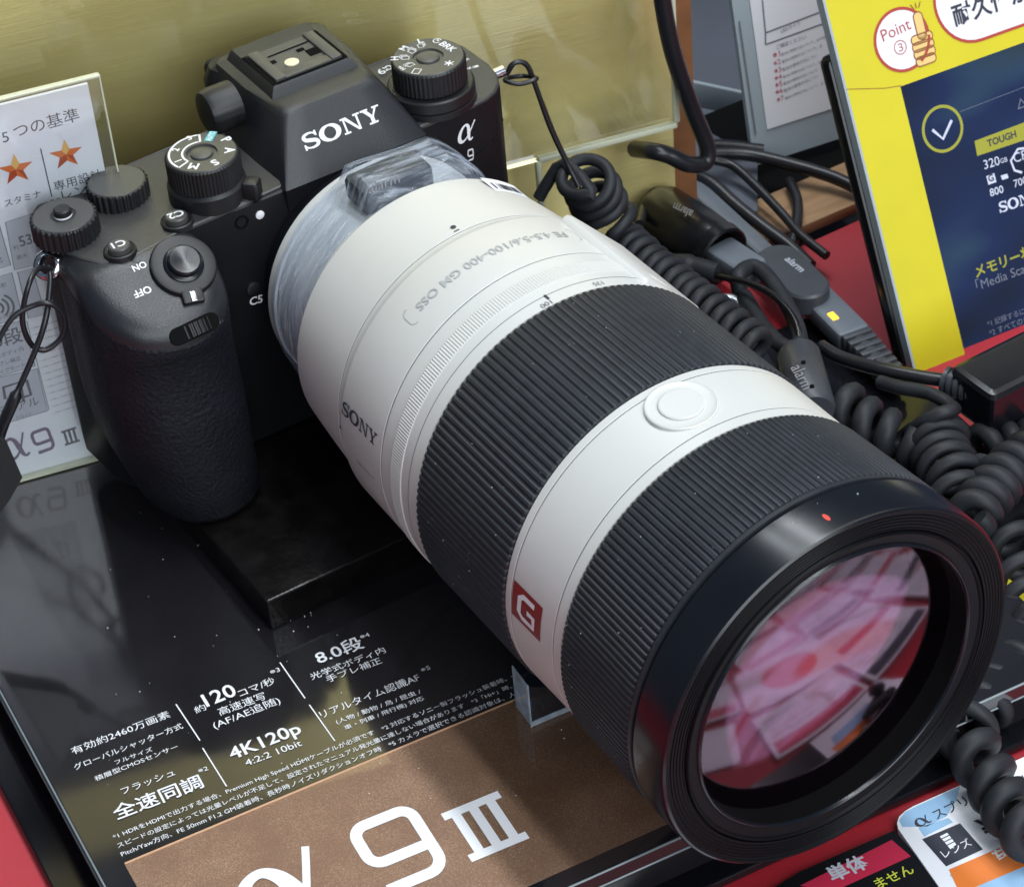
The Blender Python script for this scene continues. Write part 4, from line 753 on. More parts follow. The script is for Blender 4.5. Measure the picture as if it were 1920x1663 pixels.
# ================================================================== alarm sensor under stretch film
sn = thing('film_wrapped_sensor', cyl(20, -3, 34), 'dark alarm sensor strapped onto the lens base with crinkled clear stretch film', 'alarm sensor')
sc_ = cyl(20.3, -2, 36.3); s_n = cyl(0, -2, 1); s_t = np.cross((0, -1, 0), s_n)
MB().box(sc_, (11.5, 20.5, 7.6), ((0, -1, 0), s_t, s_n), 1.5).build('sensor_box', M['plastic'], sn, 35)
tx = MB(); fpl3 = Plane(sc_ + V(0, -6.3, 0), (1, 0, 0), np.cross((1, 0, 0), (0, -1, 0)) * -1)
q0 = fpl3.uv(694, 362)
ptext(tx, 'alarm', Plane(sc_ + V(0, -7.6, 0), (1, 0, 0), (0, 0, 1)), (692, 364), (750, 342), lift=0.0, bold=0.0); 
def filmr(s, th):
    b = 34.0 + 1.2 * math.sin(math.pi * (s - 8) / 22)
    a = (math.degrees(th) + 2 + 180) % 360 - 180       # angle from the sensor
    bx = 0.0
    w = math.radians(abs(a)); d0 = 41.6; half = 14.6
    if abs(a) < 16: bx = d0 / math.cos(w) - b
    else:
        k = max(0, 1 - (abs(a) - 16) / (34.0 if a < 0 else 11.0)); bx = (d0 / math.cos(math.radians(16)) - b) * k ** 1.15
    f = min(1, (s - 7.5) / 7.0) * min(1, (30.5 - s) / 4.0 + 0.05); f = max(0, f)
    nz = noise.noise(Vector((math.cos(th) * 2.6, math.sin(th) * 2.6, s * 0.33))) * 1.1 + noise.noise(Vector((math.cos(th) * 3.0, math.sin(th) * 3, s * 1.2 + 9))) * 0.55
    return b + bx * f + nz * (0.5 + 0.5 * f)
prof = [(8 + 23 * k / 40, 0) for k in range(41)]
MB().lathe(prof, 260, rf=lambda s, r, th, j: filmr(s, th)).build('stretch_film', M['film'], sn, 50)
tx.build('alarm_lettering', M['grey'], sn, 0)
# ================================================================== cords
def cord(name, pts, r, m, label, cat, n=10, nn=8, group=None): return MB().tube(spline(pts, nn), r, n).build(name, m, None, 60, label=label, cat=cat, group=group)
# right strap cord from lug to coil
p0 = at(950, 140, 1, 14)
mb = MB()
mb.tube(spline([p0, at(962, 120, 1, 13), at(985, 120, 1, 12), at(1000, 150, 1, 11), at(1030, 235, 1, 9), at(1060, 300, 1, 6), at(1085, 350, 1, 2)], 10), 0.75, 8)
mb.tube(spline([p0, at(968, 116, 1, 15), at(990, 126, 1, 14), at(1003, 158, 1, 13), at(1034, 240, 1, 11), at(1064, 305, 1, 8), at(1090, 352, 1, 3)], 10), 0.7, 8)
mb.tube(spline([at(948, 152, 1, 12), at(975, 158, 1, 9), at(1006, 148, 1, 8), at(985, 143, 1, 14), at(955, 146, 1, 15)], 8, True), 0.7, 8, True)
mb.build('security_tether', M['cable'], None, 60, label='thin black tether cord looped through the right strap lug', cat='tether cord')
# coil A: beside the lens
path = [at(1092, 322, 2, -8), at(1108, 352, 2, -16), at(1128, 388, 2, -24), at(1150, 425, 2, -30)]
pts = coil_pts(path, 6.9, 4.4, 26, 0.4, wob=0.04)
pts = [at(1010, 372, 2, -20), at(1032, 335, 2, -14), at(1060, 306, 2, -9)] + pts[6:]
path2 = [at(1165, 450, 2, -36), at(1210, 492, 2, -36), at(1262, 535, 2, -36), at(1340, 595, 2, -36), at(1420, 660, 2, -38)]
pts2 = coil_pts(path2, 5.3, 15, 22, 2.0, wob=0.02)
MB().tube(spline(pts, 2) + spline(pts2, 2)[4:], 1.85, 9).build('coiled_cord', M['cord'], None, 60, label='dark grey coiled cord running down the far side of the lens from the tether', cat='coiled cord', group='coiled alarm cords')
def coil(path, R, turns, r, label, ph=0, lead=None, tail=None, up=(0, 0, 1), wob=.06):
    p = coil_pts(path, R, turns, 22, ph, up, wob + 0.03); p = (lead or []) + p + (tail or [])
    return MB().tube(spline(p, 2), r, 9).build('coiled_cord', M['cord'], None, 60, label=label, cat='coiled cord', group='coiled alarm cords')
zc = -56
coil([at(1558, 745, 2, zc), at(1600, 775, 2, zc), at(1655, 805, 2, zc), at(1720, 850, 2, zc - 4)], 4.6, 4.3, 2.9, 'coiled cord leading from the grey alarm plug behind the focus ring', 0.5)
coil([at(1752, 808, 2, zc), at(1765, 850, 2, zc), at(1785, 895, 2, zc), at(1800, 935, 2, zc)], 6.8, 5.2, 2.0, 'loosely stacked coiled cord with an open loop below the black adaptor', 1.0, lead=[at(1650, 716, 2, -52), at(1690, 728, 2, -50), at(1745, 738, 2, -48), at(1790, 768, 2, -48), at(1760, 775, 2, -46)], wob=.05)
coil([at(1815, 985, 2, -54), at(1850, 930, 2, -54), at(1890, 885, 2, -54), at(1960, 830, 2, -54)], 4.7, 7.2, 2.8, 'tightly wound coiled cord rising to the right edge beside the front ring', 0.3, wob=0.01)
coil([at(1820, 850, 2, -64), at(1870, 835, 2, -64), at(1930, 830, 2, -64)], 4.6, 2.9, 2.8, 'short stretch of coiled cord lying across the red table under the adaptor', 0.8)
coil([at(1880, 985, 2, -60), at(1905, 1040, 2, -60), at(1925, 1110, 2, -60), at(1950, 1180, 2, -60)], 6.2, 4.2, 2.1, 'loose coiled cord hanging at the right edge beside the front glass', 0.1)
coil([at(1945, 1225, 2, -63), at(1885, 1272, 2, -63), at(1830, 1335, 2, -63), at(1800, 1375, 2, -63)], 6.6, 4.2, 2.1, 'stretched coiled cord emerging from under the front rim at lower right', 0.4)
coil([at(1806, 1372, 2, -62), at(1834, 1425, 2, -62), at(1876, 1485, 2, -62), at(1915, 1545, 2, -62), at(1965, 1600, 2, -62)], 4.7, 5.0, 2.8, 'coiled cord crossing the blue and white price card', 0.4, wob=.03)
# left strap cord with its connector
L0 = at(92, 500, 1, 13)
mb = MB()
yl = 6.0
mb.tube(spline([L0 + V(0, -1, -.5), at(70, 505, 1, 10), at(52, 540, 1, yl), at(42, 600, 1, yl), at(58, 645, 1, yl), at(85, 656, 1, yl - 1), at(115, 632, 1, yl - 2), at(120, 595, 1, yl - 3), at(95, 570, 1, yl - 3), at(60, 574, 1, yl - 1), at(20, 600, 1, yl), at(-20, 670, 1, yl)], 9), 0.75, 8)
mb.tube(spline([L0, at(94, 530, 1, 9), at(85, 600, 1, 4), at(65, 660, 1, 3), at(30, 740, 1, 3), at(8, 790, 1, 4), at(-6, 830, 1, 4)], 9), [0.8] * 36 + [1.6] * 19, 8)
mb.build('security_tether', M['cable'], None, 60, label='thin black tether cord knotted in a loop below the left strap lug', cat='tether cord')
cq = [at(u, v, 1, -4) for u, v in ((-60, 790), (0, 812), (30, 880), (8, 920), (-60, 1010))]
mb = MB(); mb.loft([[p + V(0, 4, 0) for p in cq], [p + V(0, 3, 0) for p in cq], [p - V(0, 3, 0) for p in cq], [p - V(0, 4, 0) for p in cq]]); mb.build('tether_clip', M['black'], None, 30, label='black tether clip at the left edge in front of the spec card', cat='tether clip')
# ================================================================== alarm hardware on the right
zA = -55
a0, a1 = at(1232, 398, 2, zA), at(1345, 472, 2, zA); ad = a1 - a0; la = np.linalg.norm(ad); ad /= la
t = thing('alarm_socket', a0 + V(0, 0, -10), 'black barrel shaped alarm socket with grey plug behind the coiled cord', 'alarm socket')
s0_ = MB().lathe([(-3.2, 2), (-2.6, 6), (-1, 8.4), (2, 9.6), (la * .6, 9.8), (la - 1, 9.2), (la, 8.8)], 48, a0, ad, (0, 0, 1), cap0=True).build('socket_barrel', M['black'], t, 40)
MB().lathe([(la - .6, 9.6), (la + 3.0, 9.2), (la + 3.4, 8.4), (la + 1, 6.6), (la - 3, 6.2)], 48, a0, ad, (0, 0, 1), cap1=True).build('socket_mouth', M['black'], t, 30)
MB().box(a0 + ad * (la + 8.5), (17, 10.5, 7.5), (ad, np.cross((0, 0, 1), ad), np.cross(ad, np.cross((0, 0, 1), ad))), 1.2).build('plug', M['gplastic'], t, 35)
ta_ = MB(); px_ = ad; pn_ = V(*(CAM - (a0 + ad * 10))); pn_ = pn_ - px_ * (pn_ @ px_); pn_ /= np.linalg.norm(pn_); py_ = np.cross(pn_, px_)
apl2 = Plane(a0 + pn_ * 10.0, px_, py_); ptext(ta_, 'alarm', apl2, (1301, 396), (1266, 380), lift=0.1, bold=0.01); ta_.build('alarm_lettering', M['grey'], t, 0)
rb0, rb1 = at(1275, 330, 2, -62), at(1480, 520, 2, -62); rd = (rb1 - rb0) / np.linalg.norm(rb1 - rb0)
MB().box((rb0 + rb1) / 2, (np.linalg.norm(rb1 - rb0), 6.5, 4.5), (rd, np.cross((0, 0, 1), rd), (0, 0, 1)), 1.2).build('grey_rail', M['gplastic'], None, 35, label='straight grey plastic rail lying behind the alarm socket', cat='rail')
# oval alarm tag
zt_ = -57; tg = Plane((0, 0, zt_), (1, 0, 0), (0, 1, 0)); c0 = at(1462, 482, 2, zt_); c1 = at(1512, 532, 2, zt_); td = c1 - c0; tl = np.linalg.norm(td); td /= tl; ty = np.cross((0, 0, 1), td)
t = thing('alarm_tag', (c0 + c1) / 2 - V(0, 0, 12), 'dark oval alarm tag with amber light and ribbed cable end', 'alarm tag')
hw = 6.9
poly = [(tl + hw * math.cos(a), hw * math.sin(a)) for a in np.linspace(-math.pi / 2, math.pi / 2, 16)] + [(hw * math.cos(a), hw * math.sin(a)) for a in np.linspace(math.pi / 2, 3 * math.pi / 2, 16)]
MB().prism(poly, c0, td, ty, PZ, -7, 0, 0.7).build('tag_head', M['plastic'], t, 30)
ta_ = MB(); ptext(ta_, 'alarm', Plane((0, 0, zt_), (1, 0, 0), (0, 1, 0)), (1470, 487), (1500, 511), lift=0.08, bold=0.01); ta_.build('alarm_lettering', M['swhite'] if False else M['cardgrey'], t, 0)
b0, b1 = at(1530, 562, 2, -64), at(1600, 632, 2, -64); d2 = b1 - b0; l2 = np.linalg.norm(d2); d2 /= l2; y2 = np.cross((0, 0, 1), d2)
MB().box((b0 + b1) / 2 - d2 * 3, (l2 + 8, 10.5, 6), (d2, y2, PZ), 1.2).build('tag_body', M['gplastic'], t, 35)
ld = at(1562, 593, 2, -60.9); MB().box(ld, (3.6, 2.0, 0.5), (d2, y2, PZ), 0.2).build('amber_light', M['led'], t, 30)
mb = MB()
for k in range(8):
    p = b1 + d2 * (2 + k * 3.0); mb.box(p, (2.1, 9.6 - k * .35, 6.2 - k * .2), (d2, y2, PZ), 0.5)
mb.tube([b1, b1 + d2 * 26], 2.6, 10); mb.build('ribbed_sleeve', M['plastic'], t, 30)
# loop cable + grey alarm plug
zq = -52
q0, q1 = at(1497, 665, 2, zq), at(1525, 770, 2, zq); qd = q1 - q0; ql = np.linalg.norm(qd); qd /= ql
t = thing('alarm_plug', q0 - V(0, 0, 8), 'grey cylindrical alarm plug with two holes beside the white lens band', 'alarm plug')
MB().lathe([(-1, 4.5), (0, 5.8), (1, 6.2), (ql, 6.4), (ql + 1, 5.6)], 40, q0, qd, (0, 0, 1), cap0=True, cap1=True).build('plug_barrel', M['gplastic'] if False else M['plastic'], t, 40)
pn_ = CAM - (q0 + qd * 6); pn_ = pn_ - qd * (pn_ @ qd); pn_ /= np.linalg.norm(pn_); ppl = Plane(q0 + pn_ * 6.5, qd, np.cross(pn_, qd))
mb = MB()
for u, v in ((1506, 679), (1522, 724)): mb.lathe([(-0.4, 0.7), (0.1, 0.7)], 16, ppl.at(u, v), ppl.n, qd, cap1=True)
mb.build('screw_hole', M['void'], t, 0)
ta_ = MB(); ptext(ta_, 'alarm', ppl, (1482, 690), (1506, 732), lift=0.05); ta_.build('alarm_lettering', M['grey'], t, 0)
zl = -52
MB().tube(spline([at(1390, 560, 2, -58), at(1384, 520, 2, zl), at(1410, 500, 2, zl), at(1440, 520, 2, zl), at(1480, 580, 2, zl), at(1500, 640, 2, zl), at(1470, 650, 2, zl), at(1430, 610, 2, -55), at(1395, 555, 2, -56)], 10), 2.4, 10).build('cable_loop', M['cord'], None, 60, label='thick dark cable ring looped between alarm socket and grey plug', cat='cable')
cord('sensor_cable', [at(1290, 480, 2, -56), at(1340, 515, 2, -52), at(1400, 530, 2, -49), at(1450, 555, 2, -48), at(1490, 600, 2, -49), at(1502, 660, 2, -52)], 1.05, M['black'], 'shiny thin black cable curving into the grey alarm plug', 'cable')
cord('plug_boot', [at(1262, 498, 2, -53), at(1300, 500, 2, -52), at(1345, 512, 2, -52)], [3.6] * 8 + [3.0] * 9, M['cord'], 'grey rubber cable boot under the alarm socket', 'cable boot')
mb = MB().lathe([(0, 4.2), (3, 4.2), (3.2, 3.6), (3, 2.8), (1.5, 2.6)], 32, at(1364, 582, 2, -60), (-.2, -.5, .8), (1, 0, 0), cap0=True, cap1=True); mb.build('steel_bolt', M['steel'], None, 35, label='small round steel bolt head beside the zoom ring', cat='bolt')
# usb adaptor
zu = -52
u0, u1 = at(1770, 712, 2, zu), at(1835, 733, 2, zu); ud = u1 - u0; ul = np.linalg.norm(ud); ud /= ul
t = thing('black_adaptor', u1 - V(0, 0, 10), 'glossy black adaptor box with ribbed cable plugged into its side', 'adaptor')
MB().lathe([(0, 2.6)] + [(x, r) for k in range(5) for x, r in ((k * 2.0 + .3, 4.0), (k * 2.0 + 1.4, 4.0), (k * 2.0 + 1.5, 3.3), (k * 2 + 2.2, 3.3))] + [(ul + 2, 4.2)], 32, u0, ud, (0, 0, 1), cap0=True, cap1=True).build('cable_boot', M['plastic'], t, 30)
bx0 = at(1870, 728, 2, zu - 1); bd_ = PX * 0.97 + PY * .1; bd_ /= np.linalg.norm(bd_); by_ = np.cross((0, 0, 1), bd_)
MB().box(bx0 + bd_ * 12, (44, 18, 15), (bd_, by_, PZ), 2.0).build('adaptor_box', M['ring'], t, 20)
cord('usb_cable', [at(1540, 650, 2, -58), at(1580, 672, 2, -56), at(1650, 692, 2, -53), at(1720, 706, 2, -52), at(1775, 714, 2, -52)], 2.0, M['cable'], 'black cable running from behind the plug to the black adaptor', 'cable')
# black cables behind
cord('power_cable', [at(1238, -60, 1, 22), at(1242, 0, 1, 22), at(1262, 100, 1, 22), at(1298, 205, 1, 22), at(1325, 272, 1, 21), at(1322, 305, 1, 20), at(1290, 308, 1, 20), at(1255, 292, 1, 22), at(1225, 284, 1, 25), at(1190, 280, 1, 36)], 2.6, M['cable'], 'thick black power cable hanging in front of the gold panel and bending back', 'cable')
for pts, r, lab in (
    ([(1330, 288, -58), (1400, 290, -60), (1480, 308, -62), (1560, 332, -64), (1620, 360, -66)], 2.1, 'black cable running right from the bend toward the yellow display'),
    ([(1338, 300, -58), (1375, 312, -60), (1420, 352, -62), (1470, 405, -64), (1500, 440, -65), (1550, 480, -66)], 1.5, 'thin black cable slanting down over the wooden shelf edge'),
    ([(1300, 328, -60), (1335, 345, -60), (1380, 385, -62), (1430, 425, -64), (1480, 462, -66), (1520, 500, -68)], 2.2, 'thick black cable running past the grey rail to the oval alarm tag'),
    ([(1480, 340, -66), (1495, 380, -66), (1492, 430, -66), (1478, 480, -68)], 1.8, 'short black cable crossing the wooden shelf edge upright'),
    ([(1200, 420, -50), (1212, 380, -50), (1240, 345, -52), (1272, 320, -54), (1300, 300, -56)], 1.5, 'shiny black cable arching over the back of the alarm socket'),
    ([(1325, 272, -60), (1380, 275, -62), (1430, 282, -64)], 2.0, 'black cable end tucked behind the white notice')):
    cord('black_cable', [at(u, v, 2, z) for u, v, z in pts], r, M['cable'], lab, 'cable', group='loose black cables')
# ---- background bits
q = [at(1216, 268, 2, -66), at(1302, 232, 2, -66), at(1420, 300, 2, -66), at(1420, 395, 2, -66), at(1300, 470, 2, -66), at(1222, 440, 2, -66)]
MB().loft([[p - V(0, 0, 6.9) for p in q], [p for p in q]]).build('grey_tray', M['greyboard'], None, 20, label='flat grey tray under the cables beside the gold panel', cat='tray')
w0, w1 = at(1370, 505, 2, ZT), at(1600, 405, 2, ZT); wd = (w1 - w0) / np.linalg.norm(w1 - w0); wy = np.cross((0, 0, 1), wd)
MB().box((w0 + w1) / 2 + wy * 11 + PZ * 2, (90, 21, 4), (wd, wy, PZ), 0.5).build('wooden_shelf', M['wood'], None, 25, label='light wooden shelf edge behind the red table top', cat='shelf')
MB().box((w0 + w1) / 2 + wy * 50 + V(0, 0, -1), (200, 55, 2.4), (wd, wy, PZ), 0.4).build('dark_gap_sheet', M['void'], None, 20, label='dark sheet filling the black gap behind the wooden shelf edge', cat='dark sheet')  # darkness of the gap put into a near-black sheet
MB().box(V(230, 230, -30), (260, 3, 220), (gpl.d, gpl.n, PZ)).build('rear_panel', M['greyboard'], None, 20, label='grey rear panel far behind the white notice', cat='panel')
MB().box(at(1370, 190, 1, 120), (70, 3, 10), (V(0.8, .2, -.55), V(.1, .9, 0), np.cross(V(0.8, .2, -.55), V(.1, .9, 0))), 0.4).build('clear_brace', M['foam'], None, 30, label='pale slanted acrylic brace behind the white notice', cat='brace')
# white notice
nb0 = at(1415, 312, 2, ZT + 4); nd = V(math.cos(math.radians(-8)), math.sin(math.radians(-8)), 0); r_ = ray(1372, 0); nT = CAM + ((nb0 - CAM) @ nd) / (r_ @ nd) * r_
npl = Plane(nb0, nd, nT - nb0); nh = npl.uv(1372, 0)[1] + 30
t = thing('white_notice', nb0, 'white paper notice with small red and black lines in a clear stand', 'notice')
MB().box(npl.pt(40, nh / 2, -1.2), (80, nh, 2.2), (npl.d, npl.u, npl.n)).build('acrylic_stand', M['foam'], t, 0)
MB().box(npl.pt(43, nh / 2 + 6, 0.2), (74, nh - 10, 0.3), (npl.d, npl.u, npl.n)).build('notice_sheet', M['paper'], t, 0)
tx = MB(); tr_ = MB()
rows = [(1452, 108), (1453, 122), (1454, 137), (1455, 150), (1456, 163), (1457, 176), (1459, 190)]
for k, (u, v) in enumerate(rows):
    ptext(tx, '電池の使用方法について、必ず説明書'[: 16 - (k % 3) * 3], npl, (u + 12, v - 3), (u + 100 - (k % 3) * 12, v - 3 - 36 + (k % 3) * 4), lift=0.5, hs=1.0); ptext(tr_, '※' + str(k + 1), npl, (u - 3, v + 2), (u + 10, v - 3), lift=0.5)
ptext(tx, 'LEDライト', npl, (1464, 62), (1500, 46), lift=0.5); ptext(tx, 'ご確認ください', npl, (1455, 92), (1510, 72), lift=0.5)
for a, b in (((1428, 0), (1434, 62)), ((1434, 62), (1560, 14)), ((1434, 84), (1560, 38)), ((1434, 62), (1434, 84)), ((1385, 40), (1416, 252))): pline(tx, npl, a, b, 0.5, 0.5)
tx.build('lettering', M['ink2'], t, 0); tr_.build('red_lettering', M['crimson'], t, 0)
# ---- yellow display
y0 = at(1718, 697, 2, ZT + 0.5); yd = V(math.cos(math.radians(-5)), math.sin(math.radians(-5)), 0); r_ = ray(1546, 0); yT = CAM + ((y0 - CAM) @ yd) / (r_ @ yd) * r_
ypl = Plane(y0, yd, yT - y0); Y = lambda u, v: ypl.uv(u, v)
t = thing('advertising_display', y0, 'yellow cardboard framed advertising screen leaning at the right edge', 'advertising display')
s00, s01, s10 = Y(1688, 163), Y(1810, 668), Y(1920, 80); topv = Y(1546, -90)[1]; RW = 150
slx = (s00[0] + s01[0]) / 2; sty = (s00[1] + s10[1]) / 2; sby = s01[1]
def yb_(x0, x1, ya, yb2): return MB().box(ypl.pt((x0 + x1) / 2, (ya + yb2) / 2, -1.4), (x1 - x0, yb2 - ya, 2.8), (ypl.d, ypl.u, ypl.n))
fr = MB()
for a in ((0, slx, -26, topv), (slx, RW, sty, topv), (slx, RW, -26, sby)): fr.add(*(lambda b: (b.v, b.f))(yb_(*a)))
fr.build('yellow_frame', M['yellow'], t, 0)
MB().box(ypl.pt(-0.35, topv / 2 - 13, -1.7), (0.8, topv + 26, 3.6), (ypl.d, ypl.u, ypl.n)).build('foam_edge', M['foam'], t, 0)
pb_ = Y(1536, 110)[1]
MB().box(ypl.pt(RW / 2, pb_ / 2 - 12, -7.0), (RW + 4, pb_ + 22, 6.5), (ypl.d, ypl.u, ypl.n), 2.5).build('monitor_back', M['black'], t, 30)
MB().box(ypl.pt((slx + RW) / 2, (sty + sby) / 2, -2.6), (RW - slx, sty - sby, 1.0), (ypl.d, ypl.u, ypl.n)).build('screen', M['screen'], t, 0)
sl = Plane(ypl.pt(0, 0, -2.05), ypl.d, ypl.u)
def ring2(pl, c, r, wdt, mb, lift=0.08, n=40, sx=1.0):
    v_, f_ = ribbon([(c[0] + r * sx * math.cos(a), c[1] + r * math.sin(a)) for a in np.linspace(0, 2 * math.pi, n, endpoint=False)], wdt, True); put(mb, (v_, f_), pl.o, pl.d, pl.u, pl.n, 1, 1, lift)
def disc2(pl, c, r, mb, lift=0.06, n=40): put(mb, rects([(c[0] + r * math.cos(a), c[1] + r * math.sin(a)) for a in np.linspace(0, 2 * math.pi, n, endpoint=False)]), pl.o, pl.d, pl.u, pl.n, 1, 1, lift)
mb = MB(); pline(mb, ypl, (1586, 168), (1660, 166), 0.2, 0.1); pline(mb, ypl, (1660, 166), (1690, 161), 0.2, 0.1); mb.build('card_crease', M['brown'], t, 0)
c_ = Y(1691, 75); R_ = abs(Y(1691, 75)[0] - Y(1641, 92)[0]) * 0.98
mb = MB(); disc2(ypl, c_, R_, mb)
pill = [Y(1752, 40), Y(1920, 0)]
ph = 12.5; pc0 = Y(1778, 42) + np.array([2.0, 5.0])
pillp = [(pc0[0] + RW, pc0[1] - ph)] + [(pc0[0] + 8, pc0[1] + ph)] 
pc0 = pc0 - np.array([5.2, 0.6])
arcp = [(pc0[0] + ph - ph * math.sin(a), pc0[1] - ph * math.cos(a)) for a in np.linspace(0, math.pi, 18)]
poly_ = [(RW - 4, pc0[1] - ph)] + arcp + [(RW - 4, pc0[1] + ph)]
put(mb, rects(poly_), ypl.o, ypl.d, ypl.u, ypl.n, 1, 1, 0.06); mb.build('white_label', M['paper'], t, 0)
mb = MB(); ring2(ypl, c_, R_, 0.9, mb, 0.12); v_, f_ = ribbon(poly_, 0.9); put(mb, (v_, f_), ypl.o, ypl.d, ypl.u, ypl.n, 1, 1, 0.12)
ptext(mb, 'Point', ypl, (1656, 79), (1709, 54), lift=0.12); ptext(mb, '③', ypl, (1679, 105), (1702, 97), lift=0.12); mb.build('red_outline', M['redline'], t, 0)
mb = MB(); ptext(mb, '耐久性が', ypl, (1790, 48), (1932, -4), lift=0.12, bold=0.025, hs=1.0); mb.build('headline_lettering', M['ink'], t, 0)
# thumbs-up print
hc_ = Y(1731, 82); hu = 1.0
mb = MB(); ol = MB()
def hpoly(pts_): put(mb, rects(pts_), ypl.o, ypl.d, ypl.u, ypl.n, 1, 1, 0.16); v_, f_ = ribbon(pts_, 0.35, True); put(ol, (v_, f_), ypl.o, ypl.d, ypl.u, ypl.n, 1, 1, 0.2)
hpoly([(hc_[0] + x, hc_[1] + y) for x, y in rrect(1.5, 4.0, 1.4, 5, 0.2, 5.2)])
for k in range(4): hpoly([(hc_[0] + x, hc_[1] + y) for x, y in rrect(3.6 - 0.25 * (k == 3), 1.35, 1.2, 5, -0.1 - 0.1 * k, 1.6 - k * 2.1)])
mb.build('hand_print', M['skin'], t, 0)
for k in (-1, 0, 1): v_, f_ = ribbon([(hc_[0] + .4 + k * .8, hc_[1] + 10.2), (hc_[0] + .4 + k * 1.7, hc_[1] + 11.8)], 0.3); put(ol, (v_, f_), ypl.o, ypl.d, ypl.u, ypl.n, 1, 1, 0.2)
ol.build('hand_outline', M['brown'], t, 0)
# screen content
mb = MB(); sc2 = sl.uv(1767, 242); ring2(sl, sc2, 6.5, 0.9, mb, 0.1)
mb.build('check_ring', M['sgreen'], t, 0); mb = MB(); ql = [sl.uv(*q) for q in ((1827, 265), (1960, 215), (1966, 248), (1832, 293))]; put(mb, rects(ql), sl.o, sl.d, sl.u, sl.n, 1, 1, 0.08)
mb.build('product_tab', M['sgreen'], t, 0); mb = MB(); ptext(mb, 'メモリー状態', sl, (1830, 520), (1958, 472), lift=0.1, bold=0.02); mb.build('screen_lettering', M['sgreen'], t, 0)
mb = MB(); v_, f_ = ribbon([sl.uv(*q) for q in ((1748, 244), (1768, 261), (1784, 226))], 0.9); put(mb, (v_, f_), sl.o, sl.d, sl.u, sl.n, 1, 1, 0.1)
ptext(mb, '320', sl, (1846, 318), (1875, 309), lift=0.1); ptext(mb, 'GB', sl, (1876, 307), (1889, 303), lift=0.1); ptext(mb, '800', sl, (1857, 369), (1882, 361), lift=0.1, bold=.01); ptext(mb, '700', sl, (1902, 352), (1926, 344), lift=0.1); ptext(mb, glyph_sony(), sl, (1875, 400), (1950, 375), lift=0.1)
v_, f_ = ribbon([sl.uv(*q) for q in ((1925, 278), (1908, 280), (1895, 302), (1902, 320), (1916, 324))], 0.7); put(mb, (v_, f_), sl.o, sl.d, sl.u, sl.n, 1, 1, 0.1); ptext(mb, 'CF', sl, (1902, 306), (1925, 298), lift=0.1)
put(mb, rects([sl.uv(*q) for q in ((1849, 331), (1864, 325), (1868, 342), (1853, 347))]), sl.o, sl.d, sl.u, sl.n, 1, 1, 0.08); put(mb, rects([sl.uv(*q) for q in ((1876, 330), (1888, 326), (1891, 334), (1879, 338))]), sl.o, sl.d, sl.u, sl.n, 1, 1, 0.08)
mb.build('white_graphics', M['swhite'], t, 0)
mb = MB(); ptext(mb, '「Media Scan Utility', sl, (1832, 545), (1990, 487), lift=0.1); ptext(mb, '*1 記録するには別売の機器', sl, (1852, 613), (1990, 563), lift=0.1); ptext(mb, '*2 すべてのデータが保証', sl, (1856, 630), (1990, 580), lift=0.1); pline(mb, sl, (1800, 210), (1930, 160), 0.15, 0.1); ptext(mb, '△', sl, (1908, 206), (1926, 199), lift=0.1); mb.build('dim_graphics', M['sdim'], t, 0)
mb = MB(); ptext(mb, 'TOUGH', sl, (1852, 276), (1906, 257), lift=0.14, bold=0.03); ptext(mb, 'G', sl, (1854, 342), (1864, 338), lift=0.14, bold=0.03); mb.build('dark_graphics', M['ink'], t, 0)
# ---- price cards in front
ZC = ZT + 2.5
kpl = Plane((0, 0, ZC), PX, PY)
def card(pts, z0, z1, name, mt, par): 
    q = [at(u, v, 2, z1) for u, v in pts]; return MB().loft([[V(p[0], p[1], z0) for p in q], q]).build(name, mt, par, 20)
k0 = at(1690, 1525, 2, ZC)
t = thing('lens_price_card', V(k0[0] + 12, k0[1] - 6, ZT), 'sky blue and white price card with a black lens icon and orange band', 'price card')
card([(1684, 1553), (1682, 1542), (1686, 1530), (1697, 1520), (1712, 1511), (1980, 1392), (2110, 1640), (1830, 1760)], ZT + 0.6, ZC, 'card', M['paper'], t)
mb = MB(); pquad(mb, kpl, [(1692, 1550), (1686, 1538), (1697, 1522), (1712, 1514), (1800, 1474), (1793, 1500), (1775, 1530), (1738, 1549)]); pquad(mb, kpl, [(1722, 1552), (1778, 1533), (1787, 1541), (1733, 1568)]); pquad(mb, kpl, [(1845, 1455), (1900, 1431), (1895, 1440), (1868, 1456)])
pquad(mb, kpl, [(1780, 1640), (1870, 1600), (1960, 1560), (1990, 1640), (1850, 1700)], 0.04); mb.build('sky_print', M['blue'], t, 0)
mb = MB(); pquad(mb, kpl, [(1729, 1573), (1800, 1543), (1843, 1592), (1774, 1624)], 0.06); mb.build('icon_square', M['ink'], t, 0)
mb = MB(); pquad(mb, kpl, [(1779, 1630), (1900, 1578), (1975, 1548), (2000, 1590), (1800, 1675)], 0.07); mb.build('orange_band', M['orangeband'], t, 0)
mb = MB(); ptext(mb, glyph_alpha(0), kpl, (1721, 1552), (1748, 1540), top=(1718, 1534), lift=0.1); ptext(mb, 'スプリ', kpl, (1757, 1536), (1818, 1506), lift=0.1, bold=0.01); ptext(mb, 'ャッ', kpl, (1888, 1480), (1926, 1462), lift=0.1); ptext(mb, '¥', kpl, (1850, 1570), (1884, 1556), lift=0.1, hs=1.0, bold=0.02)
mb.build('lettering', M['ink'], t, 0)
mb = MB(); ptext(mb, 'レンズ', kpl, (1772, 1608), (1824, 1583), lift=0.12); ptext(mb, '望遠', kpl, (1876, 1620), (1945, 1590), lift=0.12, bold=0.02)
pquad(mb, kpl, [(1762, 1568), (1776, 1561), (1793, 1583), (1782, 1592)], 0.11); mb.build('white_lettering', M['paper'], t, 0)
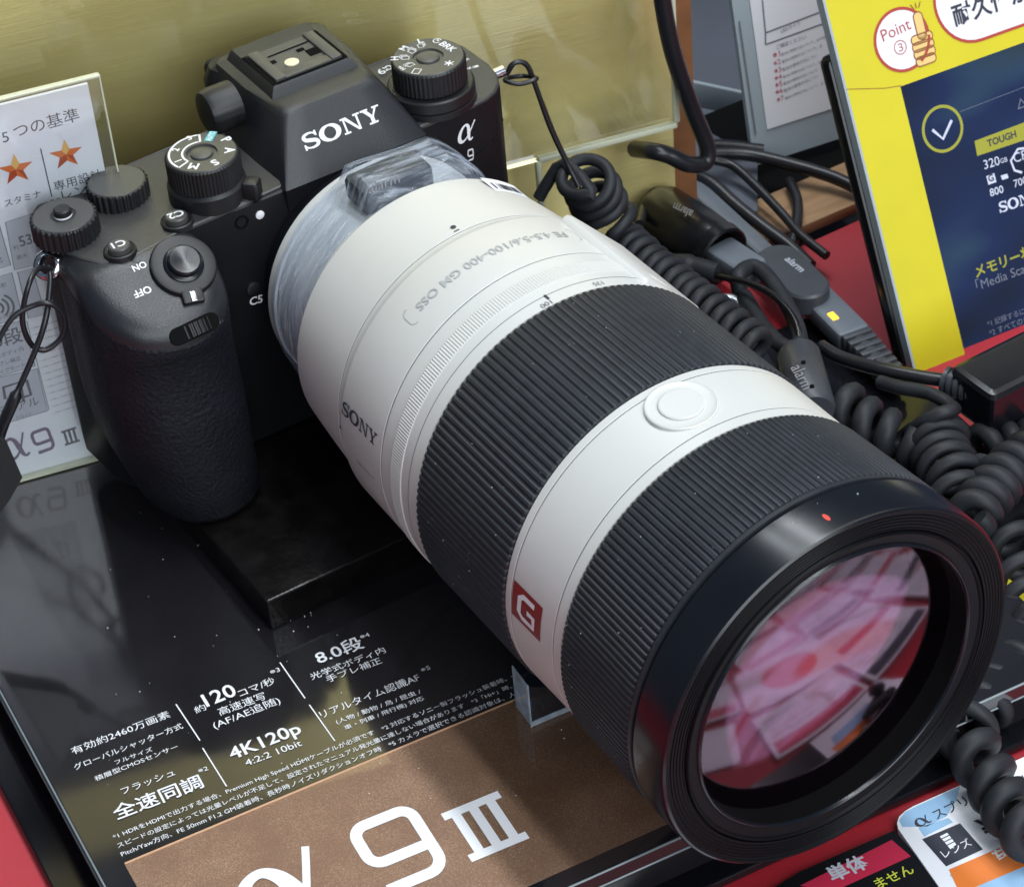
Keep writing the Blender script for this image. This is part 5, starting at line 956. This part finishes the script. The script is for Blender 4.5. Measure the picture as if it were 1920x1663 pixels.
mb = MB()
for k in range(3): pline(mb, kpl, (1765 + k * 5, 1573 + k * 6), (1780 + k * 4.6, 1566 + k * 6), 0.28, 0.16)
mb.build('icon_stripes', M['ink'], t, 0)
k1_ = at(1560, 1660, 2, ZC)
t = thing('body_price_card', V(k1_[0], k1_[1], ZT), 'black price card with a crimson band and pale characters below the lens front', 'price card')
card([(1400, 1695), (1500, 1633), (1668, 1560), (1676, 1556), (1770, 1665), (1830, 1760), (1500, 1850)], ZT + 0.6, ZC - .6, 'card', M['black'], t)
kp2 = Plane((0, 0, ZC - .6), PX, PY)
mb = MB(); pquad(mb, kp2, [(1500, 1660), (1672, 1574), (1708, 1605), (1560, 1672)], 0.05); mb.build('crimson_band', M['crimson'], t, 0)
mb = MB(); ptext(mb, '単体', kp2, (1562, 1652), (1632, 1622), lift=0.1, bold=0.03); mb.build('foil_lettering', M['cardgrey'], t, 0)
mb = MB(); ptext(mb, 'ません', kp2, (1648, 1665), (1716, 1634), lift=0.1, bold=0.01); mb.build('lime_lettering', M['lime'], t, 0)
q = [at(*p, 2, -64) for p in ((1870, 1180), (1884, 1080), (1960, 1130), (1960, 1160))]
t = thing('yellow_price_tag', V(q[0][0], q[0][1], ZT), 'small yellow and orange price tag at the right edge behind the front ring', 'price tag')
MB().loft([[p - V(0, 0, 8.9) for p in q], q]).build('tag', M['yellow'], t, 0)
yp = Plane((0, 0, -64), PX, PY); mb = MB(); pquad(mb, yp, [(1874, 1178), (1880, 1152), (1960, 1140), (1960, 1158)], 0.05); mb.build('orange_band', M['orangeband'], t, 0)
mb = MB(); ptext(mb, '大', yp, (1885, 1140), (1915, 1128), lift=0.08, bold=0.03); mb.build('lettering', M['ink'], t, 0)

# ---- row of price cards further along the table front (below the frame, seen only mirrored in the front glass)
t = thing('price_card_row', V(70, -330, ZT), 'row of white price cards with red bands on the table, mirrored in the front glass', 'price cards')
rnd = random.Random(3)
for i in range(-1, 5):
    for j in range(5):
        c = V(-30 + i * 56 + rnd.uniform(-3, 3), -258 - j * 46 + rnd.uniform(-4, 4), ZT + 1.2); ka_ = -.09 + rnd.uniform(-.16, .16); c[2] += ((i + 2 * j) % 4) * 0.9; kd_ = V(math.cos(ka_), math.sin(ka_), 0); ky_ = V(-kd_[1], kd_[0], 0)
        if (j == 0 and i == 0) or (i == 0 and j == 9) or (j == 1 and i == 1): continue
        cdp = MB().box(c, (50, 40, 1.6), (kd_, ky_, PZ), 0.3).build('card', M['paper'], t, 0)
        kp = Plane(c + V(0, 0, 0.8), kd_, ky_); mb = MB(); put(mb, rects(R4(-23, 8, 23, 18)), kp.o, kp.d, kp.u, kp.n, 1, 1, 0.05); mb.build('band', M['crimson' if (i + j) % 2 else 'ink'], cdp, 0)
        mb = MB()
        for k in range(4): put(mb, text2d('¥298,000 税込 ポイント還元', 0.01), kp.pt(-22, 2 - k * 5), kp.d, kp.u, kp.n, 2.9, 3.2, 0.06)
        mb.build('lettering', M['ink'], cdp, 0)
cdp = MB().box(V(30, -306, ZT + 1.4), (62, 54, 2.0), None, 0.3).build('card', M['paper'], t, 0)
mb = MB(); put(mb, rects([(19 * math.cos(a), 19 * math.sin(a)) for a in np.linspace(0, 6.28, 40, endpoint=False)]), V(32, -306, ZT + 2.4), PX, PY, PZ, 1, 1, 0.05); bdg = mb.build('round_badge', M['orangered'], cdp, 0)
for q in (V(-48, -236, ZT + 1.2), V(-46, -214, ZT + 1.0)): pass
cdp = MB().box(V(-52, -216, ZT + 1.2), (46, 34, 1.6), None, 0.3).build('card', M['paper'], t, 0)
cdp = MB().box(V(-32, -258, ZT + 1.2), (46, 34, 1.6), None, 0.3).build('card', M['paper'], t, 0)
